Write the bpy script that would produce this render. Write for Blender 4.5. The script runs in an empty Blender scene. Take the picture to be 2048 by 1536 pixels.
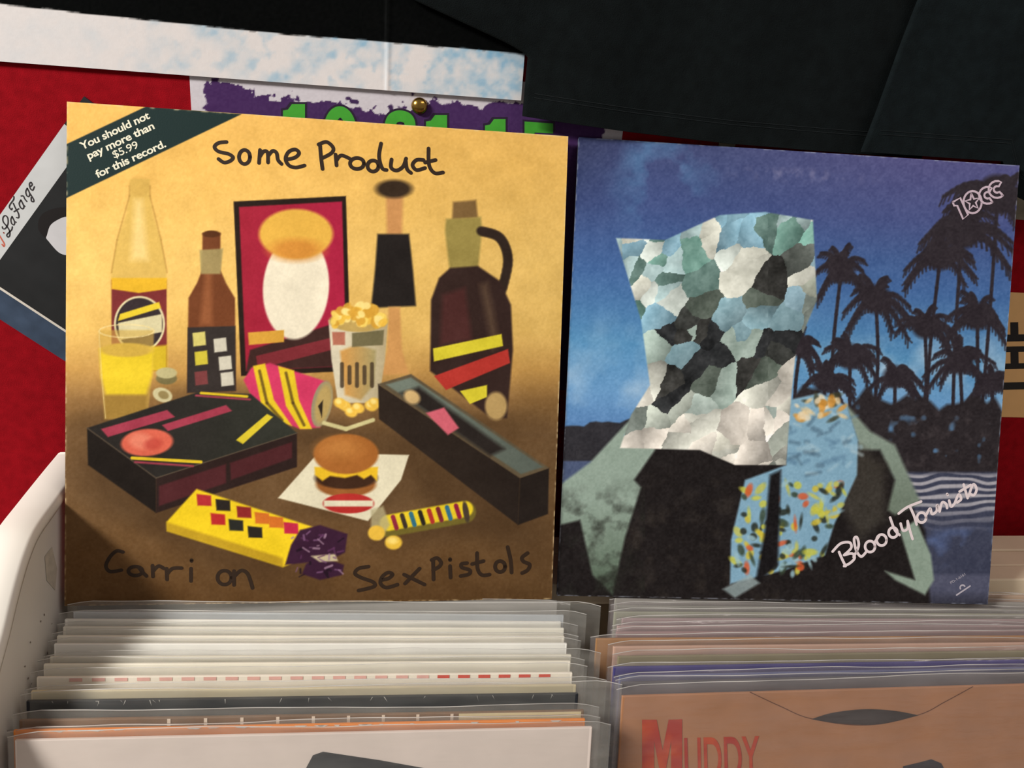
import bpy, math, random
import numpy as np
from mathutils import Vector, Matrix

scene = bpy.context.scene
COL = scene.collection

# ------------------------------------------------------------------ camera
CAM_LOC = np.array((0.1946036, -0.48387293, 1.29991576))
CAM_R = np.array(((0.98825442, -0.02403574, -0.1509155),
                  (-0.13134197, 0.3712322, -0.91920397),
                  (0.07811844, 0.92822892, 0.36371496)))   # columns: camera right, up, back
FPX = 1715.0
cam_d = bpy.data.cameras.new('camera')
cam_d.sensor_fit = 'HORIZONTAL'
cam_d.sensor_width = 36.0
cam_d.lens = 36.0 * FPX / 2048.0
cam_d.clip_start = 0.02
cam = bpy.data.objects.new('camera', cam_d)
m4 = Matrix(CAM_R.tolist()).to_4x4()
m4.translation = Vector(CAM_LOC.tolist())
cam.matrix_world = m4
COL.objects.link(cam)
scene.camera = cam

# ------------------------------------------------------------------ world and shop lights
world = bpy.data.worlds.new('world')
scene.world = world
world.use_nodes = True
world.node_tree.nodes['Background'].inputs['Color'].default_value = (1.0, 0.93, 0.87, 1)
world.node_tree.nodes['Background'].inputs['Strength'].default_value = 0.25


def area(name, loc, target, size, sy, watts, color):
    d = bpy.data.lights.new(name, 'AREA')
    d.shape = 'RECTANGLE'
    d.size = size
    d.size_y = sy
    d.energy = watts
    d.color = color
    o = bpy.data.objects.new(name, d)
    o.location = loc
    o.rotation_euler = (Vector(target) - Vector(loc)).to_track_quat('-Z', 'Y').to_euler()
    COL.objects.link(o)
    return o


area('ceiling_light_main', (-1.75, -1.0, 2.45), (0.15, 0.0, 1.0), 0.6, 0.3, 92.0, (1.0, 0.97, 0.92))
area('ceiling_light_second', (1.5, -1.2, 2.8), (0.4, 0.0, 1.0), 1.2, 0.3, 10.0, (1.0, 0.88, 0.82))

scene.view_settings.view_transform = 'Standard'
scene.view_settings.look = 'None'
scene.view_settings.exposure = 0.0
scene.view_settings.gamma = 1.0
scene.view_settings.use_curve_mapping = False
scene.cycles.transparent_max_bounces = 48
scene.cycles.max_bounces = 12

# ------------------------------------------------------------------ helpers
def lin(c):
    out = []
    for v in c[:3]:
        v = v / 255.0
        out.append(v / 12.92 if v <= 0.04045 else ((v + 0.055) / 1.055) ** 2.4)
    return out


MATS = {}


def mat(name, rgb, rough=0.6, var=0.08, scale=60.0, bump=0.0, bscale=400.0, metal=0.0, spec=0.3,
        rgb2=None, stretch=(1, 1, 1), detail=4.0):
    if name in MATS:
        return MATS[name]
    m = bpy.data.materials.new(name)
    m.use_nodes = True
    nt = m.node_tree
    b = nt.nodes['Principled BSDF']
    tc = nt.nodes.new('ShaderNodeTexCoord')
    mp = nt.nodes.new('ShaderNodeMapping')
    mp.inputs['Scale'].default_value = stretch
    nt.links.new(tc.outputs['Object'], mp.inputs['Vector'])
    nz = nt.nodes.new('ShaderNodeTexNoise')
    nz.inputs['Scale'].default_value = scale
    nz.inputs['Detail'].default_value = detail
    nt.links.new(mp.outputs['Vector'], nz.inputs['Vector'])
    rp = nt.nodes.new('ShaderNodeValToRGB')
    c = lin(rgb)
    c2 = lin(rgb2) if rgb2 else None
    if c2 is None:
        lo = [max(0, v * (1 - var)) for v in c]
        hi = [min(1, v * (1 + var)) for v in c]
        rp.color_ramp.elements[0].position = 0.3
        rp.color_ramp.elements[1].position = 0.7
    else:
        lo, hi = c, c2
        rp.color_ramp.elements[0].position = 0.42
        rp.color_ramp.elements[1].position = 0.68
    rp.color_ramp.elements[0].color = (*lo, 1)
    rp.color_ramp.elements[1].color = (*hi, 1)
    nt.links.new(nz.outputs['Fac'], rp.inputs['Fac'])
    nt.links.new(rp.outputs['Color'], b.inputs['Base Color'])
    b.inputs['Roughness'].default_value = rough
    b.inputs['Metallic'].default_value = metal
    b.inputs['Specular IOR Level'].default_value = spec
    if bump > 0:
        n2 = nt.nodes.new('ShaderNodeTexNoise')
        n2.inputs['Scale'].default_value = bscale
        n2.inputs['Detail'].default_value = 3
        nt.links.new(mp.outputs['Vector'], n2.inputs['Vector'])
        bp = nt.nodes.new('ShaderNodeBump')
        bp.inputs['Strength'].default_value = bump
        bp.inputs['Distance'].default_value = 0.001
        nt.links.new(n2.outputs['Fac'], bp.inputs['Height'])
        nt.links.new(bp.outputs['Normal'], b.inputs['Normal'])
    MATS[name] = m
    return m


def print_mat(name, rough=0.42, spec=0.35):
    """glossy card printed with the colours stored on the sheet, plus a fine linen grain"""
    m = bpy.data.materials.new(name)
    m.use_nodes = True
    nt = m.node_tree
    b = nt.nodes['Principled BSDF']
    at = nt.nodes.new('ShaderNodeAttribute')
    at.attribute_name = 'ink'
    nt.links.new(at.outputs['Color'], b.inputs['Base Color'])
    tc = nt.nodes.new('ShaderNodeTexCoord')
    nz = nt.nodes.new('ShaderNodeTexNoise')
    nz.inputs['Scale'].default_value = 900
    nt.links.new(tc.outputs['Object'], nz.inputs['Vector'])
    bp = nt.nodes.new('ShaderNodeBump')
    bp.inputs['Strength'].default_value = 0.12
    bp.inputs['Distance'].default_value = 0.0003
    nt.links.new(nz.outputs['Fac'], bp.inputs['Height'])
    nt.links.new(bp.outputs['Normal'], b.inputs['Normal'])
    b.inputs['Roughness'].default_value = rough
    b.inputs['Specular IOR Level'].default_value = spec
    return m


def plastic_mat(name, haze, tint):
    """clear polythene: see-through, a little milky, shiny at grazing angles"""
    m = bpy.data.materials.new(name)
    m.use_nodes = True
    nt = m.node_tree
    nt.nodes.clear()
    out = nt.nodes.new('ShaderNodeOutputMaterial')
    tr = nt.nodes.new('ShaderNodeBsdfTransparent')
    tr.inputs['Color'].default_value = (0.97, 0.97, 0.975, 1)
    df = nt.nodes.new('ShaderNodeBsdfDiffuse')
    df.inputs['Color'].default_value = (*lin(tint), 1)
    tl = nt.nodes.new('ShaderNodeBsdfTranslucent')
    tl.inputs['Color'].default_value = (*lin(tint), 1)
    dm = nt.nodes.new('ShaderNodeMixShader')
    dm.inputs['Fac'].default_value = 0.4
    nt.links.new(df.outputs[0], dm.inputs[1])
    nt.links.new(tl.outputs[0], dm.inputs[2])
    gl = nt.nodes.new('ShaderNodeBsdfGlossy')
    gl.inputs['Roughness'].default_value = 0.2
    tc = nt.nodes.new('ShaderNodeTexCoord')
    mp = nt.nodes.new('ShaderNodeMapping')
    mp.inputs['Scale'].default_value = (14, 60, 60)
    nt.links.new(tc.outputs['Object'], mp.inputs['Vector'])
    nz = nt.nodes.new('ShaderNodeTexNoise')
    nz.inputs['Scale'].default_value = 1.6
    nz.inputs['Detail'].default_value = 3
    nt.links.new(mp.outputs['Vector'], nz.inputs['Vector'])
    bp = nt.nodes.new('ShaderNodeBump')
    bp.inputs['Strength'].default_value = 0.55
    bp.inputs['Distance'].default_value = 0.004
    nt.links.new(nz.outputs['Fac'], bp.inputs['Height'])
    nt.links.new(bp.outputs['Normal'], gl.inputs['Normal'])
    mr = nt.nodes.new('ShaderNodeMapRange')
    mr.inputs['From Min'].default_value = 0.3
    mr.inputs['From Max'].default_value = 0.7
    mr.inputs['To Min'].default_value = haze * 0.6
    mr.inputs['To Max'].default_value = haze * 1.4
    nt.links.new(nz.outputs['Fac'], mr.inputs['Value'])
    m1 = nt.nodes.new('ShaderNodeMixShader')
    nt.links.new(mr.outputs[0], m1.inputs['Fac'])
    nt.links.new(tr.outputs[0], m1.inputs[1])
    nt.links.new(dm.outputs[0], m1.inputs[2])
    lw = nt.nodes.new('ShaderNodeLayerWeight')
    pw = nt.nodes.new('ShaderNodeMath')
    pw.operation = 'POWER'
    pw.inputs[1].default_value = 4.0
    nt.links.new(lw.outputs['Facing'], pw.inputs[0])
    fr = nt.nodes.new('ShaderNodeMath')
    fr.operation = 'MULTIPLY_ADD'
    fr.inputs[1].default_value = 0.8
    fr.inputs[2].default_value = 0.045
    nt.links.new(pw.outputs[0], fr.inputs[0])
    m2 = nt.nodes.new('ShaderNodeMixShader')
    nt.links.new(fr.outputs[0], m2.inputs['Fac'])
    nt.links.new(m1.outputs[0], m2.inputs[1])
    nt.links.new(gl.outputs[0], m2.inputs[2])
    nt.links.new(m2.outputs[0], out.inputs['Surface'])
    return m


def mesh(name, verts, faces, material, parent=None, smooth=False):
    me = bpy.data.meshes.new(name)
    me.from_pydata([tuple(v) for v in verts], [], [tuple(f) for f in faces])
    me.update()
    if material is not None:
        me.materials.append(material)
    if smooth:
        me.polygons.foreach_set('use_smooth', [True] * len(me.polygons))
    o = bpy.data.objects.new(name, me)
    COL.objects.link(o)
    if parent is not None:
        o.parent = parent
    return o


def tag(o, label, cat=None, group=None, kind=None):
    if label:
        o['label'] = label
    if cat:
        o['category'] = cat
    if group:
        o['group'] = group
    if kind:
        o['kind'] = kind
    return o


def empty(name, mw, label, cat, group=None):
    e = bpy.data.objects.new(name, None)
    e.empty_display_size = 0.02
    e.matrix_world = mw
    COL.objects.link(e)
    tag(e, label, cat, group)
    return e


def box_vf(x0, x1, y0, y1, z0, z1, bev=0.0):
    v = [(x0, y0, z0), (x1, y0, z0), (x1, y1, z0), (x0, y1, z0),
         (x0, y0, z1), (x1, y0, z1), (x1, y1, z1), (x0, y1, z1)]
    f = [(0, 3, 2, 1), (4, 5, 6, 7), (0, 1, 5, 4), (1, 2, 6, 5), (2, 3, 7, 6), (3, 0, 4, 7)]
    return v, f


def box(name, b, material, parent=None, bev=0.0):
    v, f = box_vf(*b)
    o = mesh(name, v, f, material, parent)
    if bev > 0:
        md = o.modifiers.new('bevel', 'BEVEL')
        md.width = bev
        md.segments = 2
    return o


def frame(origin, right, up):
    """local frame of a flat thing: x right, z up, -y out of its face"""
    r = np.array(right, float)
    r /= np.linalg.norm(r)
    u = np.array(up, float)
    u -= r * (u @ r)
    u /= np.linalg.norm(u)
    y = np.cross(u, r)
    M = Matrix(((r[0], y[0], u[0], origin[0]), (r[1], y[1], u[1], origin[1]),
                (r[2], y[2], u[2], origin[2]), (0, 0, 0, 1)))
    return M


class Face:
    """a printed face: traces drawing coordinates onto the face plane, in the face's own x, z metres"""

    def __init__(self, M):
        self.M = np.array(M)
        self.o = self.M[:3, 3]
        self.n = self.M[:3, 1]
        self.Ri = self.M[:3, :3].T

    def at(self, x, y):
        d = CAM_R @ np.array([(x - 1024) / FPX, -(y - 768) / FPX, -1.0])
        p = CAM_LOC + d * (((self.o - CAM_LOC) @ self.n) / (d @ self.n))
        q = self.Ri @ (p - self.o)
        return np.array([q[0], q[2]])

    def px(self, X, Z):
        P = self.o[:, None] + self.M[:3, 0][:, None] * X.ravel() + self.M[:3, 2][:, None] * Z.ravel()
        c = CAM_R.T @ (P - CAM_LOC[:, None])
        return ((1024 + FPX * c[0] / -c[2]).reshape(X.shape), (768 - FPX * c[1] / -c[2]).reshape(X.shape))


def flat_poly(name, pts, depth, material, parent):
    """a polygon of print lying `depth` proud of the face"""
    v = [(p[0], -depth, p[1]) for p in pts]
    ar = sum(pts[i][0] * pts[(i + 1) % len(pts)][1] - pts[(i + 1) % len(pts)][0] * pts[i][1] for i in range(len(pts)))
    idx = list(range(len(v)))
    if ar < 0:
        idx.reverse()
    return mesh(name, v, [idx], material, parent)


def catmull(pts, per=8, closed=False):
    p = [np.array(q, float) for q in pts]
    n = len(p)
    if n < 3 and not closed:
        return p
    out = []
    rng = n if closed else n - 1
    for i in range(rng):
        if closed:
            a, b, c, d = p[(i - 1) % n], p[i], p[(i + 1) % n], p[(i + 2) % n]
        else:
            a, b, c, d = p[max(i - 1, 0)], p[i], p[i + 1], p[min(i + 2, n - 1)]
        for k in range(per):
            t = k / per
            out.append(0.5 * ((2 * b) + (-a + c) * t + (2 * a - 5 * b + 4 * c - d) * t * t + (-a + 3 * b - 3 * c + d) * t ** 3))
    out.append(p[0] if closed else p[-1])
    return out


def ring(cx, cy, rx, ry, n=10, a0=0.0, a1=360.0):
    return [(cx + rx * math.cos(math.radians(a0 + (a1 - a0) * k / n)), cy + ry * math.sin(math.radians(a0 + (a1 - a0) * k / n))) for k in range(n + 1)]


def strokes(name, face, lines, width, depth, material, parent, curved=True):
    """pen strokes in drawing coordinates -> flat ribbons of ink"""
    V, F = [], []
    for k, ln in enumerate(lines):
        pts = catmull(ln) if curved else [np.array(q, float) for q in ln]
        q = [face.at(*p) for p in pts]
        # stroke width in metres
        w = width * np.linalg.norm(face.at(pts[0][0] + 10, pts[0][1]) - face.at(*pts[0])) / 10 / 2
        dz = depth + (k % 7) * 0.000006
        base = len(V)
        for i, p in enumerate(q):
            t = q[min(i + 1, len(q) - 1)] - q[max(i - 1, 0)]
            L = np.linalg.norm(t)
            t = t / L if L > 0 else np.array([1.0, 0])
            nr = np.array([-t[1], t[0]])
            V.append((p[0] + nr[0] * w, -dz, p[1] + nr[1] * w))
            V.append((p[0] - nr[0] * w, -dz, p[1] - nr[1] * w))
        for i in range(len(q) - 1):
            a = base + 2 * i
            F.append((a, a + 1, a + 3, a + 2))
        for p in (q[0], q[-1]):
            c = len(V)
            for a in range(10):
                V.append((p[0] + w * math.cos(a * math.pi / 5), -dz - 0.000002, p[1] + w * math.sin(a * math.pi / 5)))
            F.append(tuple(range(c, c + 10)))
    return mesh(name, V, F, material, parent)


def text_mesh(body, bold=0.0, spacing=1.0):
    cu = bpy.data.curves.new('txt', 'FONT')
    cu.body = body
    cu.size = 1.0
    cu.offset = bold
    cu.space_character = spacing
    cu.resolution_u = 6
    o = bpy.data.objects.new('txt', cu)
    COL.objects.link(o)
    dg = bpy.context.evaluated_depsgraph_get()
    me = o.evaluated_get(dg).to_mesh()
    v = np.array([tuple(x.co) for x in me.vertices])
    f = [tuple(p.vertices) for p in me.polygons]
    o.evaluated_get(dg).to_mesh_clear()
    bpy.data.objects.remove(o)
    bpy.data.curves.remove(cu)
    return v[:, :2], f


def lettering(name, face, body, start, end, cap, depth, material, parent, bold=0.02, spacing=1.0):
    """type set along a base line from start to end (drawing coordinates), capitals `cap` high"""
    v, f = text_mesh(body, bold, spacing)
    x0, x1 = v[:, 0].min(), v[:, 0].max()
    s = np.array(start, float)
    e = np.array(end, float)
    d = e - s
    up = np.array([d[1], -d[0]])
    up /= np.linalg.norm(up)
    V = []
    for x, y in v:
        p = s + d * (x - x0) / (x1 - x0) + up * (y / 0.69) * cap
        q = face.at(*p)
        V.append((q[0], -depth, q[1]))
    return mesh(name, V, f, material, parent)


# ------------------------------------------------------------------ drawing of printed pictures
class Art:
    def __init__(self, face, W, H, N, M=None):
        self.N, self.Mr = N, (M or N)
        x = np.linspace(0, W, self.N)
        z = np.linspace(H, 0, self.Mr)
        self.X, self.Z = np.meshgrid(x, z)
        self.PX, self.PY = face.px(self.X, self.Z)
        self.c = np.zeros(self.X.shape + (3,))

    def paint(self, m, col, sl=(slice(None), slice(None))):
        m = m[..., None]
        self.c[sl] = self.c[sl] * (1 - m) + np.asarray(col, float) * m

    def win(self, x0, x1, y0, y1, pad):
        ok = (self.PX > x0 - pad) & (self.PX < x1 + pad) & (self.PY > y0 - pad) & (self.PY < y1 + pad)
        r = np.where(ok.any(1))[0]
        k = np.where(ok.any(0))[0]
        if len(r) == 0 or len(k) == 0:
            return None
        return (slice(r[0], r[-1] + 1), slice(k[0], k[-1] + 1))

    def poly(self, pts, col, soft=1.2, alpha=1.0, grad=None):
        P = np.array(pts, float)
        sl = self.win(P[:, 0].min(), P[:, 0].max(), P[:, 1].min(), P[:, 1].max(), soft * 2 + 2)
        if sl is None:
            return
        x, y = self.PX[sl], self.PY[sl]
        ins = np.zeros(x.shape, bool)
        dm = np.full(x.shape, 1e9)
        n = len(P)
        for i in range(n):
            a, b = P[i], P[(i + 1) % n]
            e = b - a
            L = e @ e
            t = np.clip(((x - a[0]) * e[0] + (y - a[1]) * e[1]) / (L if L > 0 else 1), 0, 1)
            dm = np.minimum(dm, (x - a[0] - t * e[0]) ** 2 + (y - a[1] - t * e[1]) ** 2)
            if a[1] != b[1]:
                c = (a[1] > y) != (b[1] > y)
                ins ^= c & (x < (b[0] - a[0]) * (y - a[1]) / (b[1] - a[1]) + a[0])
        d = np.sqrt(dm) * np.where(ins, 1, -1)
        m = np.clip(d / (2 * soft) + 0.5, 0, 1) * alpha
        if grad is not None:      # (axis, p0, p1, colour at p1)
            t = np.clip(((x if grad[0] == 'x' else y) - grad[1]) / (grad[2] - grad[1]), 0, 1)[..., None]
            col = np.asarray(col, float) * (1 - t) + np.asarray(grad[3], float) * t
        self.paint(m, col, sl)

    def ell(self, cx, cy, rx, ry, col, ang=0.0, soft=1.2, alpha=1.0):
        R = max(rx, ry)
        sl = self.win(cx - R, cx + R, cy - R, cy + R, soft * 2 + 2)
        if sl is None:
            return
        x, y = self.PX[sl] - cx, self.PY[sl] - cy
        a = math.radians(ang)
        u, v = x * math.cos(a) + y * math.sin(a), -x * math.sin(a) + y * math.cos(a)
        d = (1 - np.sqrt((u / rx) ** 2 + (v / ry) ** 2)) * min(rx, ry)
        self.paint(np.clip(d / (2 * soft) + 0.5, 0, 1) * alpha, col, sl)

    def line(self, pts, w, col, soft=1.0, alpha=1.0, w2=None):
        for i in range(len(pts) - 1):
            a, b = np.array(pts[i], float), np.array(pts[i + 1], float)
            sl = self.win(min(a[0], b[0]), max(a[0], b[0]), min(a[1], b[1]), max(a[1], b[1]), w + soft * 2 + 1)
            if sl is None:
                continue
            x, y = self.PX[sl], self.PY[sl]
            e = b - a
            L = e @ e
            t = np.clip(((x - a[0]) * e[0] + (y - a[1]) * e[1]) / (L if L > 0 else 1), 0, 1)
            d = np.sqrt((x - a[0] - t * e[0]) ** 2 + (y - a[1] - t * e[1]) ** 2)
            ww = w if w2 is None else w + (w2 - w) * t
            self.paint(np.clip((ww / 2 - d) / (2 * soft) + 0.5, 0, 1) * alpha, col, sl)

    def noise(self, scale, seed, octs=3):
        rng = np.random.RandomState(seed)
        out = np.zeros(self.PX.shape)
        amp, tot = 1.0, 0.0
        for o in range(octs):
            g = rng.rand(97, 97)
            x, y = self.PX / scale % 96, self.PY / scale % 96
            xi, yi = np.floor(x).astype(int), np.floor(y).astype(int)
            fx, fy = x - xi, y - yi
            fx, fy = fx * fx * (3 - 2 * fx), fy * fy * (3 - 2 * fy)
            out += amp * ((g[yi, xi] * (1 - fx) + g[yi, xi + 1] * fx) * (1 - fy) + (g[yi + 1, xi] * (1 - fx) + g[yi + 1, xi + 1] * fx) * fy)
            tot += amp
            amp *= 0.5
            scale *= 0.5
        return out / tot

    def ramp(self, P, stops):
        k = [s[0] for s in stops]
        return np.stack([np.interp(P, k, [s[1][j] for s in stops]) for j in range(3)], -1)

    def build(self, name, depth, material, parent, ripple=None):
        H, W = self.X.shape
        v = np.zeros((H * W, 3), np.float32)
        v[:, 0] = self.X.ravel()
        v[:, 2] = self.Z.ravel()
        v[:, 1] = -depth
        if ripple is not None:
            v[:, 1] -= ripple(self.X, self.Z).ravel()
        i = np.arange(H * W).reshape(H, W)
        q = np.stack([i[1:, :-1], i[1:, 1:], i[:-1, 1:], i[:-1, :-1]], -1).reshape(-1, 4)
        me = bpy.data.meshes.new(name)
        me.vertices.add(len(v))
        me.vertices.foreach_set('co', v.ravel())
        me.loops.add(q.size)
        me.loops.foreach_set('vertex_index', q.ravel().astype(np.int32))
        me.polygons.add(len(q))
        me.polygons.foreach_set('loop_start', np.arange(0, q.size, 4, dtype=np.int32))
        me.update(calc_edges=True)
        s = np.clip(self.c / 255.0, 0, 1)
        s = np.where(s <= 0.04045, s / 12.92, ((s + 0.055) / 1.055) ** 2.4)
        ca = me.color_attributes.new('ink', 'FLOAT_COLOR', 'POINT')
        rgba = np.ones((H * W, 4), np.float32)
        rgba[:, :3] = s.reshape(-1, 3)
        ca.data.foreach_set('color', rgba.ravel())
        me.polygons.foreach_set('use_smooth', np.ones(len(q), bool))
        me.materials.append(material)
        me.validate()
        o = bpy.data.objects.new(name, me)
        COL.objects.link(o)
        o.parent = parent
        return o


# ------------------------------------------------------------------ the setting
WALL_Y = 0.108
LEDGE_Z = 0.95
wall = box('wall_back', (-2.6, 3.2, WALL_Y, WALL_Y + 0.05, 0.0, 2.3),
           mat('red_felt', (142, 15, 25), 0.97, 0.14, 160, 0.3, 1500, spec=0.05))
tag(wall, 'deep red felt covered wall behind the posters and record covers', None, None, 'structure')
floor = box('floor', (-2.6, 3.2, -2.6, WALL_Y + 0.05, -0.05, 0.0), mat('grey_floor', (95, 88, 80), 0.7, 0.1, 12))
tag(floor, 'grey shop floor under the record bin', None, None, 'structure')

white_paint = mat('white_paint', (222, 218, 208), 0.42, 0.05, 16, 0.08, 60, spec=0.4)
cream_paint = mat('cream_paint', (232, 214, 186), 0.5, 0.06, 18, 0.08, 60, spec=0.3)

# white painted bin: side panel, rounded rim, floor, back, front
bin_e = empty('record_bin', Matrix.Translation((0, 0, 0)), 'white painted record bin with rounded side rim and cream back ledge, holding the records', 'record bin')
prof = [(0.085, 1.0115), (0.060, 1.0120), (0.030, 1.0122), (0.010, 1.0122), (-0.008, 1.0122), (-0.020, 1.0110), (-0.030, 1.0075), (-0.040, 1.0025),
        (-0.055, 0.9925), (-0.069, 0.9815), (-0.100, 0.9595), (-0.150, 0.9095), (-0.260, 0.8145)]
pr = catmull(prof, 4)
XI, XO = -0.0045, -0.0255
V, F = [], []
for x in (XI, XO + 0.004):
    for p in pr:
        V.append((x, p[0], p[1] - 0.0015))
    for p in reversed(pr):
        V.append((x, p[0], 0.0))
n = 2 * len(pr)
F.append(tuple(range(n)))
F.append(tuple(reversed(range(n, 2 * n))))
for i in range(n):
    j = (i + 1) % n
    F.append((j, i, n + i, n + j))
mesh('side_panel', V, F, white_paint, bin_e)
V, F = [], []
cs = []
r = 0.0048
xa, xb = XI + 0.0018, XO - 0.001
for k in range(9):
    a = math.pi * k / 8
    cs.append((xa - r + r * math.cos(a) if k < 4 else (xb + r + r * math.cos(a) if k > 4 else (xa + xb) / 2), r * math.sin(a)))
cs = [(xa, -0.002)] + cs + [(xb, -0.004)]
for i, p in enumerate(pr):
    t = np.array(pr[min(i + 1, len(pr) - 1)]) - np.array(pr[max(i - 1, 0)])
    t /= np.linalg.norm(t)
    nr = np.array([t[1], -t[0]])
    if nr[1] < 0:
        nr = -nr
    for c in cs:
        q = p + nr * c[1]
        V.append((c[0], q[0], q[1]))
m_ = len(cs)
for i in range(len(pr) - 1):
    for k in range(m_):
        a, b = i * m_ + k, i * m_ + (k + 1) % m_
        F.append((a, b, b + m_, a + m_))
F.append(tuple(range(m_)))
F.append(tuple(reversed(range((len(pr) - 1) * m_, len(pr) * m_))))
rim = mesh('side_rim', V, F, white_paint, bin_e, True)
V, F = [], []
for i, p in enumerate(pr):
    wv_ = 0.0004 * math.sin(i * 1.7)
    V += [(XI + 0.0004, p[0], p[1] - 0.0034 + wv_), (XI + 0.0004, p[0], p[1] - 0.0018)]
for i in range(len(pr) - 1):
    F.append((2 * i, 2 * i + 1, 2 * i + 3, 2 * i + 2))
mesh('rim_seam', V, F, mat('seam_dark', (112, 88, 66), 0.9, 0.4, 200), bin_e)
rng = random.Random(3)
chip = mat('paint_chip', (120, 108, 100), 0.8, 0.2, 300)


def chip_poly(x, y, z, rx, rz, seed, material):
    rg = random.Random(seed)
    pts = [(x, y + rx * (0.6 + 0.6 * rg.random()) * math.cos(a * math.pi / 5), z + rz * (0.6 + 0.6 * rg.random()) * math.sin(a * math.pi / 5)) for a in range(10)]
    mesh('paint_chip', pts, [tuple(range(10))], material, bin_e)


old_tape = mat('tape_stain', (196, 188, 172), 0.7, 0.1, 200)
pts = [(XI + 0.0003, -0.008, 0.992), (XI + 0.0003, 0.004, 0.991), (XI + 0.0003, 0.007, 0.973), (XI + 0.0003, 0.0, 0.962), (XI + 0.0003, -0.010, 0.976)]
mesh('tape_stain', pts, [(0, 1, 2, 3, 4)], old_tape, bin_e)
for k in range(9):
    chip_poly(XI + 0.0004, rng.uniform(-0.07, 0.0), rng.uniform(0.93, 0.962), rng.uniform(0.0003, 0.0009), rng.uniform(0.0003, 0.001), k, chip)
s65 = math.tan(math.radians(6.5))
V = [(XI, -0.26, 0.628 - 0.18 * s65), (1.0, -0.26, 0.628 - 0.18 * s65), (1.0, 0.0695, 0.628 + 0.1495 * s65), (XI, 0.0695, 0.628 + 0.1495 * s65)]
V += [(x, y, z - 0.012) for x, y, z in V]
mesh('floor_board', V, [(0, 1, 2, 3), (7, 6, 5, 4), (0, 4, 5, 1), (1, 5, 6, 2), (2, 6, 7, 3), (3, 7, 4, 0)], white_paint, bin_e)
box('front_panel', (XI, 1.0, -0.275, -0.26, 0.0, 0.80), white_paint, bin_e, 0.003)
box('side_panel', (1.0, 1.02, -0.275, 0.085, 0.0, 0.93), white_paint, bin_e, 0.003)

# cream ledge of three boards along the back of the bin
for (y0, y1, dz) in ((0.0585, 0.081, 0.0), (0.0372, 0.0577, -0.0005), (0.0175, 0.0364, -0.0002)):
    box('ledge_plank', (XI, 1.0, y0, y1, LEDGE_Z - 0.018, LEDGE_Z + dz - 0.0002), cream_paint, bin_e, 0.0012)
box('back_panel', (XI, 1.0, 0.070, 0.081, 0.0, LEDGE_Z - 0.018), cream_paint, bin_e)

# ------------------------------------------------------------------ front album cover: still life on gold
S = 0.3143
TH = math.radians(18.5)
card_edge = mat('card_edge', (150, 118, 80), 0.8, 0.25, 300)
card_edge_dark = mat('card_edge_blue', (96, 104, 122), 0.8, 0.4, 260)
card_white = mat('card_white', (214, 206, 194), 0.8, 0.06, 200)
ink_brown = mat('ink_brown', (42, 27, 14), 0.5, 0.12, 300)
print_gloss = print_mat('print_gloss', 0.40, 0.14)
print_satin = print_mat('print_satin', 0.45, 0.12)
paper_print = print_mat('paper_print', 0.85, 0.04)

M1 = frame((0, 0, LEDGE_Z), (1, 0, 0), (0, math.sin(TH), math.cos(TH)))
c1 = empty('album_cover', M1, 'gold and brown album cover with handwritten title and dark price banner, leaning on the wall', 'album cover')
box('jacket', (0, S, 0.0002, 0.0034, 0.0, S), card_edge, c1, 0.0006)
f1 = Face(M1)
A = Art(f1, S, S, 560)
yy, xx = A.PY, A.PX
base = A.ramp(yy, [(200, (228, 178, 92)), (330, (232, 184, 96)), (520, (234, 192, 106)), (660, (226, 184, 100)), (740, (196, 150, 80)),
                   (800, (140, 104, 60)), (870, (108, 80, 50)), (1000, (104, 77, 48)), (1110, (100, 72, 42)), (1215, (88, 62, 34))])
k = np.clip((xx - 620) / 520, -1, 1)[..., None]
base = base * (1 - 0.06 * np.clip(k, 0, 1) * np.array([1.0, 0.9, 0.8])) * (1 + 0.03 * np.clip(-k, 0, 1))
g = (A.noise(5, 11, 2) - 0.5)[..., None] * 9 + (A.noise(60, 12, 3) - 0.5)[..., None] * 10
A.c = base + g
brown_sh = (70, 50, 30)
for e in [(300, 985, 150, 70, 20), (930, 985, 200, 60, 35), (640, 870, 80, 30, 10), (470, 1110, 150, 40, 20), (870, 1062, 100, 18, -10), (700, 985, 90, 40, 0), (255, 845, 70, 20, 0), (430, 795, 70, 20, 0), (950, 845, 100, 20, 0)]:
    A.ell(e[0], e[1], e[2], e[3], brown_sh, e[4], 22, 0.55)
# plain clear bottle with a maroon label
bt = [(260, 358), (299, 358), (300, 392), (306, 430), (322, 480), (333, 540), (335, 742), (222, 742), (222, 545), (234, 480), (252, 430), (259, 392)]
A.poly(bt, (214, 178, 88), 2, 0.75)
A.poly([(270, 400), (284, 400), (296, 520), (262, 520)], (244, 214, 140), 8, 0.8)
A.line([(259, 372), (259, 392), (234, 480), (223, 545)], 3, (170, 130, 60), 1.5, 0.6)
A.line([(300, 372), (300, 392), (322, 480), (334, 545)], 3, (170, 130, 60), 1.5, 0.6)
A.ell(279, 372, 21, 20, (190, 150, 70), 0, 3, 0.35)
A.poly([(223, 560), (333, 560), (334, 742), (223, 742)], (122, 46, 46), 1.5)
A.poly([(223, 556), (334, 556), (334, 578), (278, 586), (223, 578)], (232, 182, 44), 1.5)
A.ell(279, 648, 51, 56, (222, 210, 164))
A.ell(279, 648, 47, 52, (52, 42, 44))
A.poly([(240, 628), (318, 604), (322, 616), (236, 642)], (228, 200, 50))
A.poly([(236, 646), (324, 628), (324, 664), (240, 680)], (214, 204, 160))
A.poly([(223, 700), (334, 690), (334, 742), (223, 742)], (222, 196, 42), 3, 0.9)
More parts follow.
